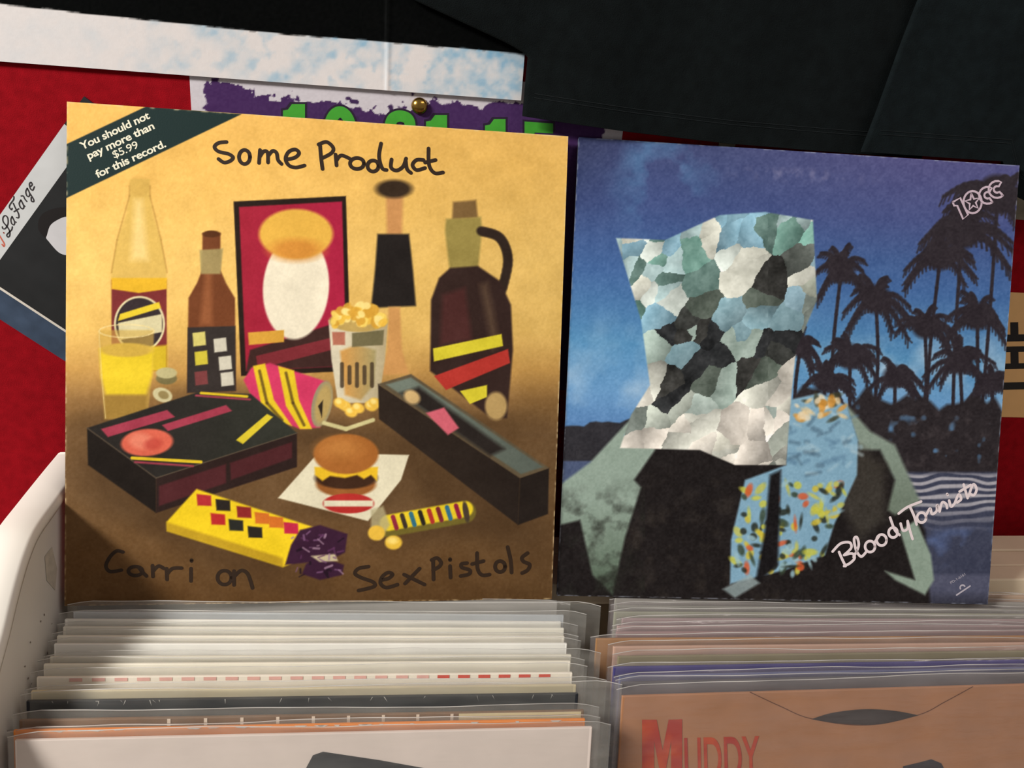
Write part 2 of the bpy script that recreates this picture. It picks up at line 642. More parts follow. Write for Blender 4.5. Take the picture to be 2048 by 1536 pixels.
# tumbler
A.poly([(197, 660), (308, 660), (306, 740), (294, 838), (210, 838), (200, 740)], (205, 168, 76), 2, 0.6)
A.poly([(199, 698), (307, 698), (304, 752), (292, 790), (212, 790), (202, 752)], (232, 202, 44), 4, 0.95)
A.ell(253, 700, 52, 14, (206, 170, 70), 0, 2)
A.poly([(208, 790), (294, 790), (292, 838), (210, 838)], (150, 116, 50), 4, 0.8)
A.line(ring(253, 662, 55, 13, 20), 2, (236, 214, 150), 1, 0.8)
A.line([(198, 664), (203, 750), (211, 836)], 2, (240, 220, 160), 1, 0.5)
# bottle tops
A.ell(333, 757, 21, 12, (120, 110, 70))
A.ell(333, 746, 21, 11, (190, 180, 130))
A.ell(325, 790, 20, 14, (205, 195, 150), 20)
A.ell(327, 790, 11, 8, (150, 132, 84), 20)
# plain brown bottle
A.poly([(405, 466), (441, 466), (441, 540), (452, 566), (470, 596), (472, 782), (374, 786), (377, 596), (394, 566), (404, 540)], (112, 62, 34), 1.8)
A.poly([(412, 530), (424, 530), (424, 650), (400, 650)], (158, 96, 58), 6, 0.7)
A.poly([(399, 500), (446, 497), (441, 548), (402, 548)], (164, 148, 96), 2, 0.9)
A.ell(423, 468, 18, 7, (84, 46, 22))
A.poly([(375, 655), (471, 652), (472, 782), (374, 786)], (52, 45, 42), 1.5)
for (cx, cy, c) in ((398, 678, (208, 196, 110)), (402, 716, (206, 190, 60)), (402, 756, (120, 60, 60)), (440, 690, (206, 200, 180)), (450, 726, (206, 200, 180)), (454, 758, (206, 200, 180))):
    A.poly([(cx - 13, cy - 12), (cx + 12, cy - 15), (cx + 14, cy + 12), (cx - 11, cy + 15)], c)
# framed abstract picture
A.poly([(467, 403), (692, 392), (702, 742), (482, 752)], (38, 27, 21))
A.poly([(478, 414), (684, 403), (693, 732), (492, 742)], (160, 34, 54), 1.5, 1, ('x', 480, 690, (172, 34, 66)))
A.poly([(500, 700), (690, 640), (693, 732), (492, 742)], (62, 38, 34), 2)
A.ell(592, 575, 66, 104, (236, 226, 200), 4, 2)
A.ell(592, 468, 74, 50, (228, 178, 74), 0, 3)
A.ell(592, 500, 52, 22, (206, 132, 52), 0, 8, 0.8)
A.poly([(496, 665), (568, 660), (568, 684), (498, 690)], (214, 160, 60))
A.poly([(512, 712), (660, 676), (662, 700), (516, 738)], (124, 44, 50))
# tall black vase on a stand
A.poly([(772, 392), (806, 392), (804, 470), (774, 470)], (196, 140, 84), 4)
A.ell(788, 378, 36, 18, (54, 40, 28), 0, 4)
A.poly([(755, 468), (818, 468), (826, 540), (832, 612), (742, 616), (750, 540)], (34, 29, 27), 2.5)
A.poly([(777, 614), (800, 614), (804, 700), (818, 748), (762, 750), (774, 700)], (202, 148, 86), 3)
# dark stoneware jug with plain tapes
A.poly([(906, 404), (952, 400), (956, 436), (904, 440)], (120, 92, 54), 3)
A.poly([(892, 438), (962, 434), (964, 460), (956, 540), (900, 545), (890, 464)], (150, 134, 70), 3)
A.line(catmull([(962, 462), (1000, 476), (1016, 520), (1004, 580)], 6), 18, (46, 34, 28), 2.5)
A.poly([(862, 600), (878, 556), (900, 536), (956, 532), (1000, 562), (1022, 610), (1026, 700), (1014, 836), (985, 838), (860, 742)], (50, 34, 30), 2.5)
A.poly([(885, 590), (930, 575), (944, 680), (880, 690)], (78, 40, 38), 6, 0.8)
A.poly([(960, 570), (975, 565), (1000, 690), (985, 700)], (104, 82, 62), 8, 0.6)
A.poly([(866, 697), (1003, 668), (1006, 692), (868, 723)], (214, 200, 52))
A.poly([(868, 752), (1016, 698), (1020, 726), (892, 780)], (176, 52, 44))
A.poly([(920, 782), (974, 770), (974, 794), (940, 808)], (214, 200, 52))
A.ell(992, 812, 22, 28, (176, 146, 92), 0, 3)
# paper cup of popcorn
A.poly([(657, 640), (776, 640), (770, 720), (757, 806), (676, 806), (663, 720)], (216, 206, 178), 1.5, 1, ('x', 680, 780, (176, 160, 122)))
A.poly([(680, 702), (712, 690), (752, 700), (748, 770), (722, 800), (690, 790)], (206, 150, 74), 3, 0.9, ('x', 690, 750, (160, 146, 96)))
A.poly([(664, 664), (690, 664), (690, 690), (666, 690)], (176, 108, 86), 1.5)
A.poly([(704, 666), (768, 660), (766, 690), (704, 694)], (112, 104, 72), 1.5)
for k in range(5):
    A.line([(684 + k * 15, 728 + (k % 2) * 6), (684 + k * 15, 772 - (k % 2) * 6)], 8, (70, 56, 40), 1.2, 0.85)
A.ell(717, 642, 59, 22, (190, 160, 90))
rg = random.Random(5)
for k in range(60):
    x = 717 + rg.uniform(-52, 52)
    y = 640 - rg.uniform(0, 32) * (1 - ((x - 717) / 58) ** 2) + rg.uniform(-4, 14)
    c = rg.choice([(246, 214, 104), (238, 190, 70), (250, 226, 140), (214, 160, 56)])
    A.ell(x, y, rg.uniform(6, 12), rg.uniform(5, 10), c, rg.uniform(0, 180), 1.5, 0.9)
for (x, y) in ((690, 812), (702, 824), (716, 816), (680, 806), (742, 812), (750, 806)):
    A.ell(x, y, 13, 10, (236, 190, 74), 20, 2)
    A.ell(x - 3, y - 3, 6, 5, (248, 222, 130), 20, 2)
# pink drinks can
A.poly([(487, 760), (503, 735), (540, 726), (655, 764), (640, 855), (600, 858), (520, 826)], (208, 58, 98), 2)
A.poly([(506, 732), (530, 727), (548, 800), (584, 852), (556, 842), (522, 806)], (226, 194, 40), 1.5)
A.poly([(556, 732), (588, 741), (598, 800), (624, 858), (600, 858), (572, 812)], (226, 194, 40), 1.5)
A.line([(519, 742), (534, 806), (564, 840)], 6, (70, 50, 26), 1.5, 0.7)
A.line([(572, 746), (586, 806), (608, 850)], 6, (70, 50, 26), 1.5, 0.7)
A.ell(644, 808, 20, 47, (150, 140, 108), 12)
A.ell(646, 808, 15, 40, (178, 152, 92), 12, 3)
A.poly([(636, 812), (646, 800), (644, 836)], (46, 36, 26))
A.line([(648, 846), (692, 858), (746, 840)], 8, (206, 196, 140), 1.5)
# black lidded box
A.poly([(174, 856), (312, 956), (312, 1026), (176, 930)], (30, 24, 20), 1.5)
A.poly([(312, 956), (594, 866), (594, 934), (312, 1026)], (44, 30, 27), 1.5)
A.poly([(174, 856), (396, 784), (502, 788), (594, 866), (312, 956)], (40, 36, 33), 1.5, 1, ('x', 300, 580, (50, 52, 44)))
A.line([(174, 856), (312, 956), (594, 866)], 2, (92, 80, 66), 1, 0.8)
A.poly([(202, 858), (334, 820), (350, 834), (216, 874)], (160, 58, 76))
A.poly([(324, 850), (452, 810), (464, 822), (336, 862)], (160, 58, 76))
A.ell(294, 885, 52, 27, (214, 100, 78), -4, 2)
A.ell(282, 882, 24, 16, (228, 132, 106), 10, 5, 0.9)
A.ell(306, 888, 18, 11, (188, 70, 58), -10, 4, 0.8)
A.line([(264, 916), (402, 924)], 6, (222, 190, 40))
A.line([(270, 924), (386, 932)], 4, (150, 60, 74))
A.line([(402, 786), (494, 793)], 5, (222, 190, 40))
A.line([(392, 791), (500, 799)], 4, (150, 60, 74))
A.poly([(472, 880), (534, 828), (546, 834), (486, 888)], (218, 196, 50))
A.poly([(318, 972), (452, 928), (452, 966), (318, 1012)], (84, 36, 40), 2, 0.8)
A.poly([(460, 926), (584, 884), (584, 916), (462, 960)], (84, 36, 40), 2, 0.8)
# long open dark tray
A.poly([(756, 768), (1040, 956), (1036, 1050), (758, 838)], (46, 36, 29), 1.5, 1, ('x', 760, 1040, (38, 30, 25)))
A.poly([(1040, 956), (1098, 936), (1096, 1028), (1036, 1050)], (34, 27, 23), 1.5)
A.poly([(756, 768), (822, 748), (1098, 936), (1040, 956)], (92, 80, 60), 1.5)
A.poly([(772, 769), (822, 755), (1086, 934), (1042, 948)], (112, 122, 110), 2, 1, ('x', 800, 1080, (84, 92, 84)))
A.poly([(800, 786), (838, 774), (1010, 898), (980, 912)], (40, 34, 31), 5)
A.poly([(852, 826), (888, 815), (918, 856), (896, 870)], (206, 98, 112), 2)
A.ell(824, 794, 17, 13, (204, 172, 116), 30, 3)
# napkin and burger
A.poly([(628, 915), (660, 906), (818, 910), (802, 960), (736, 1042), (556, 996)], (226, 218, 188), 1.5)
A.ell(692, 968, 60, 26, (150, 92, 44), 0, 2)
A.ell(692, 956, 62, 22, (62, 38, 24), 0, 2)
A.poly([(629, 934), (756, 934), (754, 962), (742, 950), (728, 958), (714, 950), (690, 956), (660, 952), (645, 962), (630, 950)], (230, 186, 40), 2)
A.ell(692, 908, 65, 40, (164, 100, 44), 0, 2)
A.ell(680, 896, 40, 20, (190, 126, 62), 0, 12, 0.8)
A.ell(697, 1007, 51, 20, (182, 48, 44))
A.poly([(648, 1001), (746, 1001), (746, 1013), (648, 1013)], (226, 218, 188))
# yellow chocolate bar in purple foil
A.poly([(333, 1044), (393, 978), (626, 1054), (582, 1128), (566, 1134), (334, 1062)], (236, 202, 34), 2)
A.poly([(333, 1044), (566, 1116), (566, 1134), (334, 1062)], (176, 140, 34), 3, 0.8)
for (x, y, c) in ((408, 1000, (176, 46, 50)), (446, 1010, (40, 34, 30)), (488, 1024, (140, 40, 40)), (524, 1036, (206, 110, 40)), (552, 1044, (206, 110, 40)), (582, 1056, (190, 40, 70)), (436, 1038, (184, 44, 44)), (472, 1050, (40, 40, 36)), (510, 1064, (40, 36, 30))):
    A.poly([(x - 15, y - 12), (x + 14, y - 9), (x + 15, y + 12), (x - 13, y + 11)], c, 1.5)
rg = random.Random(8)
A.poly([(600, 1060), (640, 1050), (695, 1068), (690, 1105), (660, 1120), (570, 1130), (582, 1090)], (56, 28, 50), 2)
A.poly([(612, 1128), (640, 1112), (688, 1130), (684, 1150), (640, 1160), (604, 1148)], (56, 28, 50), 2)
A.poly([(622, 1112), (670, 1108), (676, 1122), (640, 1124)], (196, 182, 146), 2)
for k in range(34):
    x, y = rg.uniform(585, 690), rg.uniform(1062, 1152)
    A.line([(x, y), (x + rg.uniform(-14, 14), y + rg.uniform(-12, 12))], rg.uniform(2, 5), rg.choice([(120, 84, 118), (30, 16, 28), (160, 130, 150), (90, 50, 86)]), 1.2, 0.8)
# roll of sweets
A.line([(776, 1052), (930, 1024)], 44, (110, 98, 40), 2)
A.line([(776, 1046), (930, 1018)], 32, (228, 200, 40), 2)
for k in range(8):
    x = 790 + k * 18
    c = [(140, 40, 60), (60, 50, 40), (50, 110, 130), (40, 36, 30), (170, 50, 44), (120, 40, 50), (50, 110, 140), (140, 30, 60)][k]
    A.line([(x - 4, 1034 - k * 3.2), (x + 3, 1056 - k * 3.2)], 9, c, 1.2)
A.ell(932, 1024, 6, 22, (70, 58, 46), -10)
A.poly([(742, 1020), (766, 1012), (780, 1050), (760, 1080), (742, 1070)], (178, 168, 128), 3, 0.8)
A.ell(753, 1066, 17, 15, (228, 184, 66), 0, 2)
A.ell(787, 1085, 17, 14, (222, 180, 60), 0, 2)
A.ell(785, 1081, 11, 7, (240, 210, 110), 0, 3)
grain = (A.noise(4, 95, 2) - 0.5)[..., None] * 12 + (A.noise(34, 96, 3) - 0.5)[..., None] * 18
A.c = A.c * (1 + grain / 255.0) + grain * 0.35
# banner
A.poly([(125, 292), (292, 213), (484, 228), (125, 400)], (30, 47, 46), 1.0)
# worn edges
edge = np.clip(1 - np.minimum(np.minimum(A.X, S - A.X), np.minimum(A.Z, S - A.Z)) / 0.0012, 0, 1)
A.paint(edge * np.clip(A.noise(9, 31, 2) * 3 - 1.2, 0, 1) * 0.7, (226, 204, 160))
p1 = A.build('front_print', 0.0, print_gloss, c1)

title = [[(453, 284), (437, 286), (429, 294), (437, 303), (457, 308), (466, 315), (460, 322), (448, 325), (437, 318)], ring(489, 314, 11, 14),
         [(520, 300), (518, 326)], [(519, 314), (527, 303), (535, 305), (536, 325)], [(536, 312), (545, 302), (553, 306), (556, 320), (563, 328)],
         [(573, 319), (590, 315), (598, 306), (590, 299), (577, 304), (571, 318), (578, 331), (592, 335), (609, 331)],
         [(640, 290), (642, 315), (645, 338)], [(637, 289), (653, 284), (666, 295), (663, 306), (643, 317)], [(671, 309), (673, 331)], [(672, 322), (682, 311), (699, 317)],
         ring(714, 327, 14, 11), ring(746, 332, 11, 11), [(762, 287), (758, 313), (764, 336), (773, 340)],
         [(783, 319), (782, 335), (793, 341), (806, 333), (812, 317)], [(811, 320), (814, 338), (822, 346)],
         [(847, 320), (833, 320), (825, 330), (833, 340), (850, 336)], [(857, 297), (858, 330), (869, 346), (886, 345)], [(850, 325), (871, 320)]]
o = strokes('title_lettering', f1, title, 7.5, 0.00012, ink_brown, p1)
tag(o, 'dark handwritten title Some Product')
carri = [[(246, 1104), (233, 1102), (220, 1114), (212, 1132), (221, 1143), (243, 1140)], ring(271, 1142, 14, 9), [(277, 1134), (285, 1144), (293, 1152)],
         [(305, 1131), (306, 1153)], [(306, 1142), (317, 1132), (328, 1137)], [(333, 1137), (334, 1159)], [(334, 1148), (345, 1137), (363, 1136)],
         [(382, 1137), (382, 1162)], [(383, 1120), (383, 1122)], ring(449, 1155, 14, 14), [(468, 1142), (468, 1170)], [(468, 1153), (482, 1141), (494, 1146), (501, 1162), (505, 1176)]]
strokes('title_lettering', f1, carri, 7.5, 0.00012, ink_brown, p1)
sexp = [[(737, 1133), (717, 1137), (710, 1147), (722, 1155), (746, 1164), (749, 1172), (735, 1177), (717, 1181)], [(761, 1160), (776, 1157), (785, 1149), (776, 1145), (764, 1154), (761, 1167), (773, 1175), (795, 1169)],
        [(808, 1149), (849, 1169)], [(839, 1137), (810, 1167)], [(866, 1120), (867, 1159)], [(863, 1120), (874, 1116), (882, 1125), (878, 1133), (866, 1140)],
        [(900, 1132), (901, 1155)], [(900, 1118), (900, 1120)], [(934, 1126), (923, 1128), (924, 1135), (939, 1140), (938, 1148), (921, 1152)],
        [(954, 1106), (955, 1137), (964, 1150), (979, 1149)], [(944, 1128), (967, 1122)], ring(1000, 1133, 10, 11), [(1015, 1094), (1021, 1120), (1023, 1145)],
        [(1055, 1106), (1044, 1115), (1047, 1123), (1059, 1129), (1055, 1140), (1044, 1146)]]
strokes('title_lettering', f1, sexp, 7.5, 0.00012, ink_brown, p1)
ban = mat('ink_cream', (228, 224, 200), 0.5, 0.04, 200)
for body, s_, e_, cap, bold in (('You should not', (164, 300), (301, 236), 15, 0.022), ('pay more than', (178, 319), (310, 257), 15, 0.022),
                                ('$5.99', (229, 317), (278, 295), 15, 0.004), ('for this record.', (195, 356), (333, 293), 15, 0.022)):
    lettering('banner_lettering', f1, body, s_, e_, cap, 0.00012, ban, p1, bold, 0.96)

# ------------------------------------------------------------------ blue tropical cover
O2 = np.array((0.3186, 0.0042, 0.9498))
a2 = np.array((0.99739, -0.07138, 0.0109))
b2 = np.array((0.0125, 0.31999, 0.94733))
M2 = frame(O2, a2, b2)
c2 = empty('album_cover', M2, 'blue album cover with palm trees and script title, leaning beside the gold cover', 'album cover')
box('jacket', (0, S, 0.0002, 0.0034, 0.0, S), card_edge_dark, c2, 0.0006)
f2 = Face(M2)
A = Art(f2, S, S, 560)
yy, xx = A.PY, A.PX
sky = A.ramp(yy + 0.06 * (1155 - xx), [(250, (66, 72, 112)), (400, (64, 80, 130)), (540, (66, 102, 156)), (680, (84, 140, 184)), (780, (104, 152, 198)), (870, (84, 124, 176))])
pur = np.clip((xx - 1450) / 400, 0, 1) * np.clip((520 - yy) / 240, 0, 1)
sky = sky * (1 - 0.5 * pur[..., None]) + np.array((104, 92, 150)) * 0.5 * pur[..., None]
dl = np.clip((1300 - xx) / 170, 0, 1) * np.clip((480 - yy) / 200, 0, 1)
sky = sky * (1 - 0.28 * dl[..., None])
A.c = sky + (A.noise(4, 3, 2) - 0.5)[..., None] * 10
cl = np.clip(A.noise(70, 7, 4) * 2.6 - 1.2, 0, 1)
cm = np.exp(-(((xx - 1330) / 75) ** 2 + ((yy - 365) / 95) ** 2))
A.paint(np.clip(cl * cm * 1.5, 0, 0.8), (92, 142, 184))
lowc = np.clip((yy - 600) / 160, 0, 1)
A.paint(np.clip(A.noise(60, 9, 4) * 2.4 - 1.15, 0, 1) * lowc * 0.6, (176, 200, 220))
hz_ = np.clip(1 - np.abs(yy - 735) / 70, 0, 1) * np.clip((xx - 1620) / 120, 0, 1)
A.paint(np.clip(A.noise(50, 17, 3) * 2.4 - 0.7, 0, 1) * hz_ * 0.8, (196, 212, 224))
sc = np.exp(-(((xx - 1600) / 110) ** 2 + ((yy - 350 - (xx - 1600) * 0.05) / 12) ** 2))
A.paint(np.clip(A.noise(14, 19, 3) * 3 - 1.3, 0, 1) * sc * 0.5, (150, 145, 175))
# sea and far trees on the left
A.poly([(1100, 918), (1300, 922), (1300, 1010), (1100, 1010)], (74, 86, 116), 2)
dark = (46, 45, 50)
rg = random.Random(21)
tl = [(1100, 870)] + [(1120 + k * 12, 862 - k * 1.6 - rg.uniform(0, 12)) for k in range(14)] + [(1300, 840), (1300, 922), (1100, 922)]
A.poly(tl, dark, 2)


def palm(cx, cy, R, bx, by, seed, c=(44, 38, 44), tw=7):
    rg = random.Random(seed)
    A.line(catmull([(cx, cy), ((cx + bx) / 2 + rg.uniform(-8, 8), (cy + by) / 2), (bx, by)], 5), tw, c, 1.2)
    for k in range(15):
        a = math.radians(rg.uniform(-215, 40) if k > 4 else rg.uniform(-130, 60))
        L = R * rg.uniform(0.6, 1.05)
        d = 0.35 + 0.5 * abs(math.cos(a))
        p1 = (cx + L * 0.5 * math.cos(a), cy + L * 0.5 * math.sin(a) - R * 0.10)
        p2 = (cx + L * math.cos(a), cy + L * math.sin(a) + R * d * 0.35)
        q = catmull([(cx, cy), p1, p2], 5)
        for i in range(len(q) - 1):
            A.line([q[i], q[i + 1]], R * 0.17 * (1 - i / len(q)) + 3, c, 2.2, 0.95)
        for i in range(2, len(q)):
            for s_ in (-1, 1):
                A.line([q[i], (q[i][0] + R * 0.10 * math.cos(a + s_ * 1.0), q[i][1] + R * 0.10 * math.sin(a + s_ * 1.0) + R * 0.12)], 3.5, c, 1.4, 0.85)
    A.ell(cx, cy - R * 0.1, R * 0.38, R * 0.36, c, 0, 5)


for p in ((1682, 548, 72, 1662, 840, 1), (1752, 606, 80, 1745, 850, 2), (1880, 520, 78, 1850, 860, 3), (1925, 470, 105, 1905, 860, 4), (1995, 400, 110, 1960, 860, 5),
          (1850, 660, 66, 1846, 850, 6), (1955, 640, 76, 1962, 850, 7), (1600, 700, 56, 1590, 850, 8), (1700, 720, 70, 1700, 880, 9), (1920, 730, 70, 1925, 880, 10), (1985, 770, 60, 1985, 900, 11), (1790, 760, 62, 1790, 900, 12), (1650, 770, 60, 1650, 900, 13)):
    palm(*p)
rg = random.Random(4)
top = [(1570, 830)] + [(1590 + k * 16, 800 - 20 * math.sin(k * 0.9) + rg.uniform(-18, 18)) for k in range(27)] + [(2040, 800), (2040, 955), (1570, 955)]
A.poly(top, (42, 37, 40), 4)
tz_ = np.clip((yy - 800) / 30, 0, 1) * np.clip((945 - yy) / 20, 0, 1) * (xx > 1600)
A.paint(np.clip(A.noise(15, 27, 3) * 3 - 1.7, 0, 1) * tz_ * 0.5, (80, 72, 74))
A.paint(np.clip(A.noise(22, 28, 2) * 5 - 3.7, 0, 1) * tz_ * 0.8, (92, 136, 180))
# bright wet sand and water
A.poly([(1780, 944), (2040, 944), (2040, 1240), (1780, 1240)], (60, 64, 84), 3)
st = A.noise(46, 41, 1)
rows = np.sin(yy * 0.42 + st * 9 + xx * 0.01) * 0.5 + 0.5
wz = np.clip((yy - 942) / 12, 0, 1) * np.clip((1065 - yy) / 60, 0, 1) * np.clip((xx - 1790) / 30, 0, 1)
A.paint(np.clip(rows * 1.7 - 0.45, 0, 1) * wz, (166, 164, 172))
wz = np.clip((yy - 1050) / 20, 0, 1) * np.clip((1150 - yy) / 40, 0, 1) * np.clip((xx - 1830) / 30, 0, 1)
A.paint(np.clip(A.noise(40, 43, 3) * 3 - 1.4, 0, 1) * wz * 0.8, (92, 112, 160))
A.paint(np.clip((yy - 1145) / 8, 0, 1) * np.clip((xx - 1850) / 8, 0, 1) * 0.55, (96, 98, 120))
A.paint(np.clip((yy - 1180) / 30, 0, 1) * np.clip((xx - 1850) / 8, 0, 1) * 0.7, (36, 36, 44))
# dark headland and grey-green slopes
A.poly([(1105, 1230), (1108, 1030), (1190, 930), (1270, 890), (1560, 900), (1700, 860), (1760, 900), (1850, 1060), (1862, 1230)], (30, 26, 26), 4)
A.paint(np.clip(A.noise(26, 51, 4) * 2.4 - 1.2, 0, 1) * np.clip((yy - 930) / 60, 0, 1) * (xx < 1560) * (xx > 1230) * 0.35, (84, 76, 66))
A.poly([(1106, 980), (1180, 925), (1250, 850), (1300, 800), (1310, 900), (1268, 960), (1282, 975), (1250, 1075), (1225, 1190), (1185, 1150), (1160, 1040), (1120, 1050)], (142, 160, 148), 3, 1, ('y', 1000, 1180, (84, 100, 84)))
A.paint(np.clip(A.noise(30, 53, 4) * 3 - 1.5, 0, 1) * np.clip((yy - 950) / 70, 0, 1) * (xx < 1290) * 0.85, (34, 34, 30))
A.poly([(1690, 806), (1740, 862), (1790, 890), (1826, 970), (1842, 1006), (1790, 1030), (1775, 1020), (1790, 960), (1760, 900), (1720, 900)], (132, 148, 136), 4, 1, ('y', 880, 1010, (112, 126, 112)))
A.poly([(1800, 1062), (1832, 1040), (1862, 1110), (1868, 1160), (1850, 1190), (1790, 1160), (1770, 1142), (1830, 1160)], (138, 156, 142), 3)
A.poly([(1700, 880), (1770, 930), (1770, 1040), (1720, 1080), (1680, 1010)], (64, 60, 54), 12, 0.8)
# pale blue flowering slope
sl_ = [(1578, 800), (1640, 786), (1694, 812), (1716, 880), (1714, 950), (1668, 1050), (1650, 1110), (1570, 1140), (1460, 1168), (1462, 1080), (1490, 960), (1545, 940), (1572, 930)]
A.poly(sl_, (128, 168, 192), 2.5)
rg = random.Random(14)
for k in range(40):
    x, y = rg.uniform(1580, 1705), rg.uniform(830, 950)
    A.line([(x, y), (x + rg.uniform(-30, 30), y + rg.uniform(-10, 16))], rg.uniform(4, 10), rg.choice([(166, 196, 210), (92, 128, 156), (70, 96, 116), (186, 208, 214)]), 3, 0.5)
for k in range(26):
    x, y = rg.uniform(1590, 1690), rg.uniform(790, 838)
    A.ell(x, y, rg.uniform(5, 14), rg.uniform(3, 8), rg.choice([(226, 200, 150), (216, 150, 60), (60, 60, 40), (232, 214, 180)]), rg.uniform(0, 180), 2, 0.8)
for k in range(150):
    x = rg.uniform(1466, 1690)
    y = rg.uniform(965, 1150)
    if x > 1716 - (y - 930) * 0.4 or x < 1492 - (y - 960) * 0.2 or (y < 1010 and x < 1560 and rg.random() < 0.5):
        continue
    c = rg.choice([(196, 196, 74), (206, 186, 60), (206, 90, 50), (40, 44, 36), (56, 70, 54), (150, 186, 196), (40, 44, 36), (190, 190, 90)])
    A.ell(x, y, rg.uniform(4, 15), rg.uniform(3, 8), c, rg.uniform(0, 180), 2, 0.85)
A.poly([(1540, 950), (1562, 940), (1556, 1130), (1510, 1170), (1530, 1060)], (24, 22, 24), 4)
A.poly([(1445, 1178), (1500, 1150), (1520, 1166), (1470, 1196)], (150, 168, 170), 3, 0.8)
# pale faceted sea rock in the middle of the picture
rock = [(1232, 476), (1330, 480), (1440, 430), (1530, 424), (1626, 440), (1634, 600), (1592, 700), (1582, 800), (1572, 930), (1470, 930), (1400, 900), (1240, 896), (1262, 830), (1300, 770), (1282, 640)]
rgn = np.random.RandomState(77)
P = np.stack([rgn.uniform(1190, 1660, 170), rgn.uniform(330, 1040, 170)], 1)
sl = A.win(1190, 1660, 400, 950, 5)
x, y = A.PX[sl], A.PY[sl]
best = np.full(x.shape, 1e9)
bi = np.zeros(x.shape, int)
jx = (A.noise(24, 61, 3)[sl] - 0.5) * 16
jy = (A.noise(24, 62, 3)[sl] - 0.5) * 16 + (x - 1400) * 0.35
for i, p in enumerate(P):
    d = (x + jx - p[0]) ** 2 + (y + jy - p[1]) ** 2
    w = d < best
    best[w] = d[w]
    bi[w] = i
pal = []
for p in P:
    u = rgn.rand()
    if p[1] < 600:
        c = [(168, 194, 196), (128, 166, 184), (196, 206, 200), (96, 124, 118), (206, 208, 196), (110, 150, 140)][int(u * 6)]
    elif p[1] < 800 and 1320 < p[0] < 1575:
        c = [(58, 60, 58), (44, 46, 48), (82, 92, 84), (120, 150, 160), (52, 52, 50), (150, 168, 160)][int(u * 6)]
    elif p[1] < 800:
        c = [(190, 192, 182), (150, 156, 144), (204, 202, 192), (120, 130, 124), (136, 166, 180), (92, 98, 94)][int(u * 6)]
    else:
        c = [(206, 202, 192), (190, 192, 182), (168, 176, 166), (214, 208, 198), (150, 164, 158), (196, 196, 184)][int(u * 6)]
    pal.append(c)
full = A.c.copy()
gd = rgn.uniform(-0.75, 0.75, (170, 2))
sh = ((x - P[bi, 0]) * gd[bi, 0] + (y + (x - 1400) * 0.35 - P[bi, 1]) * gd[bi, 1])
full[sl] = np.array(pal, float)[bi] * (1 + np.clip(sh / 90, -0.3, 0.3))[..., None]
keep = A.c.copy()
A.poly(rock, (0, 0, 0), 1.6)
tmp = A.c
ms = 1 - np.clip(tmp.sum(-1) / np.maximum(keep.sum(-1), 1), 0, 1)
A.c = keep * (1 - ms[..., None]) + full * ms[..., None]
A.c += (A.noise(16, 71, 3) - 0.5)[..., None] * 46 * ms[..., None]
A.c += (A.noise(4, 97, 2) - 0.5)[..., None] * 16 + (A.noise(20, 98, 3) - 0.5)[..., None] * 10
edge = np.clip(1 - np.minimum(np.minimum(A.X, S - A.X), np.minimum(A.Z, S - A.Z)) / 0.0011, 0, 1)
A.paint(edge * np.clip(A.noise(9, 33, 2) * 3 - 1.2, 0, 1) * 0.6, (170, 176, 190))
p2 = A.build('front_print', 0.0, print_satin, c2)

script = [[(1678, 1104), (1684, 1118), (1691, 1132)], [(1665, 1103), (1681, 1087), (1699, 1085), (1702, 1096), (1688, 1110)], [(1688, 1110), (1704, 1107), (1709, 1116), (1700, 1126), (1688, 1132)],
          [(1707, 1114), (1717, 1092), (1714, 1075), (1708, 1078), (1712, 1100), (1722, 1113), (1732, 1104)], ring(1740, 1093, 10, 11), ring(1763, 1080, 10, 11), [(1748, 1086), (1758, 1072)],
          ring(1786, 1065, 9, 10), [(1780, 1035), (1789, 1059), (1799, 1070)], [(1801, 1047), (1806, 1061), (1815, 1057), (1815, 1042)], [(1815, 1042), (1820, 1062), (1825, 1078)],
          [(1797, 1027), (1815, 1014), (1842, 1003)], [(1820, 1014), (1828, 1032), (1833, 1049)], ring(1843, 1035, 9, 10), [(1852, 1030), (1860, 1017), (1864, 1028), (1873, 1022), (1874, 1010), (1879, 1023)],
          [(1879, 1023), (1884, 1005), (1892, 1008), (1894, 1016)], [(1898, 1001), (1902, 1013), (1909, 1007)], [(1894, 988), (1895, 990)], [(1909, 1007), (1917, 989), (1922, 998), (1914, 1005)],
          [(1927, 969), (1935, 996)], [(1919, 983), (1941, 970)], [(1937, 992), (1946, 969), (1953, 978), (1948, 990), (1940, 988)]]
ink_white = mat('ink_white', (222, 208, 210), 0.5, 0.04, 200)
o = strokes('title_lettering', f2, script, 5.2, 0.00012, ink_white, p2)
tag(o, 'pale script title Bloody Tourists')


def lg(zx, zy):
    return (1900 + zx * 0.1302, 280 + zy * 0.1302)


def clet(cx, cy, ro, ri, a0, a1, tilt):
    pts = []
    for k in range(13):
        a = math.radians(a0 + (a1 - a0) * k / 12 + tilt)
        pts.append(lg(cx + ro * math.cos(a), cy + ro * math.sin(a)))
    for k in range(13):
        a = math.radians(a1 + (a0 - a1) * k / 12 + tilt)
        pts.append(lg(cx + ri * math.cos(a), cy + ri * math.sin(a)))
    pts.append(pts[0])
    return pts


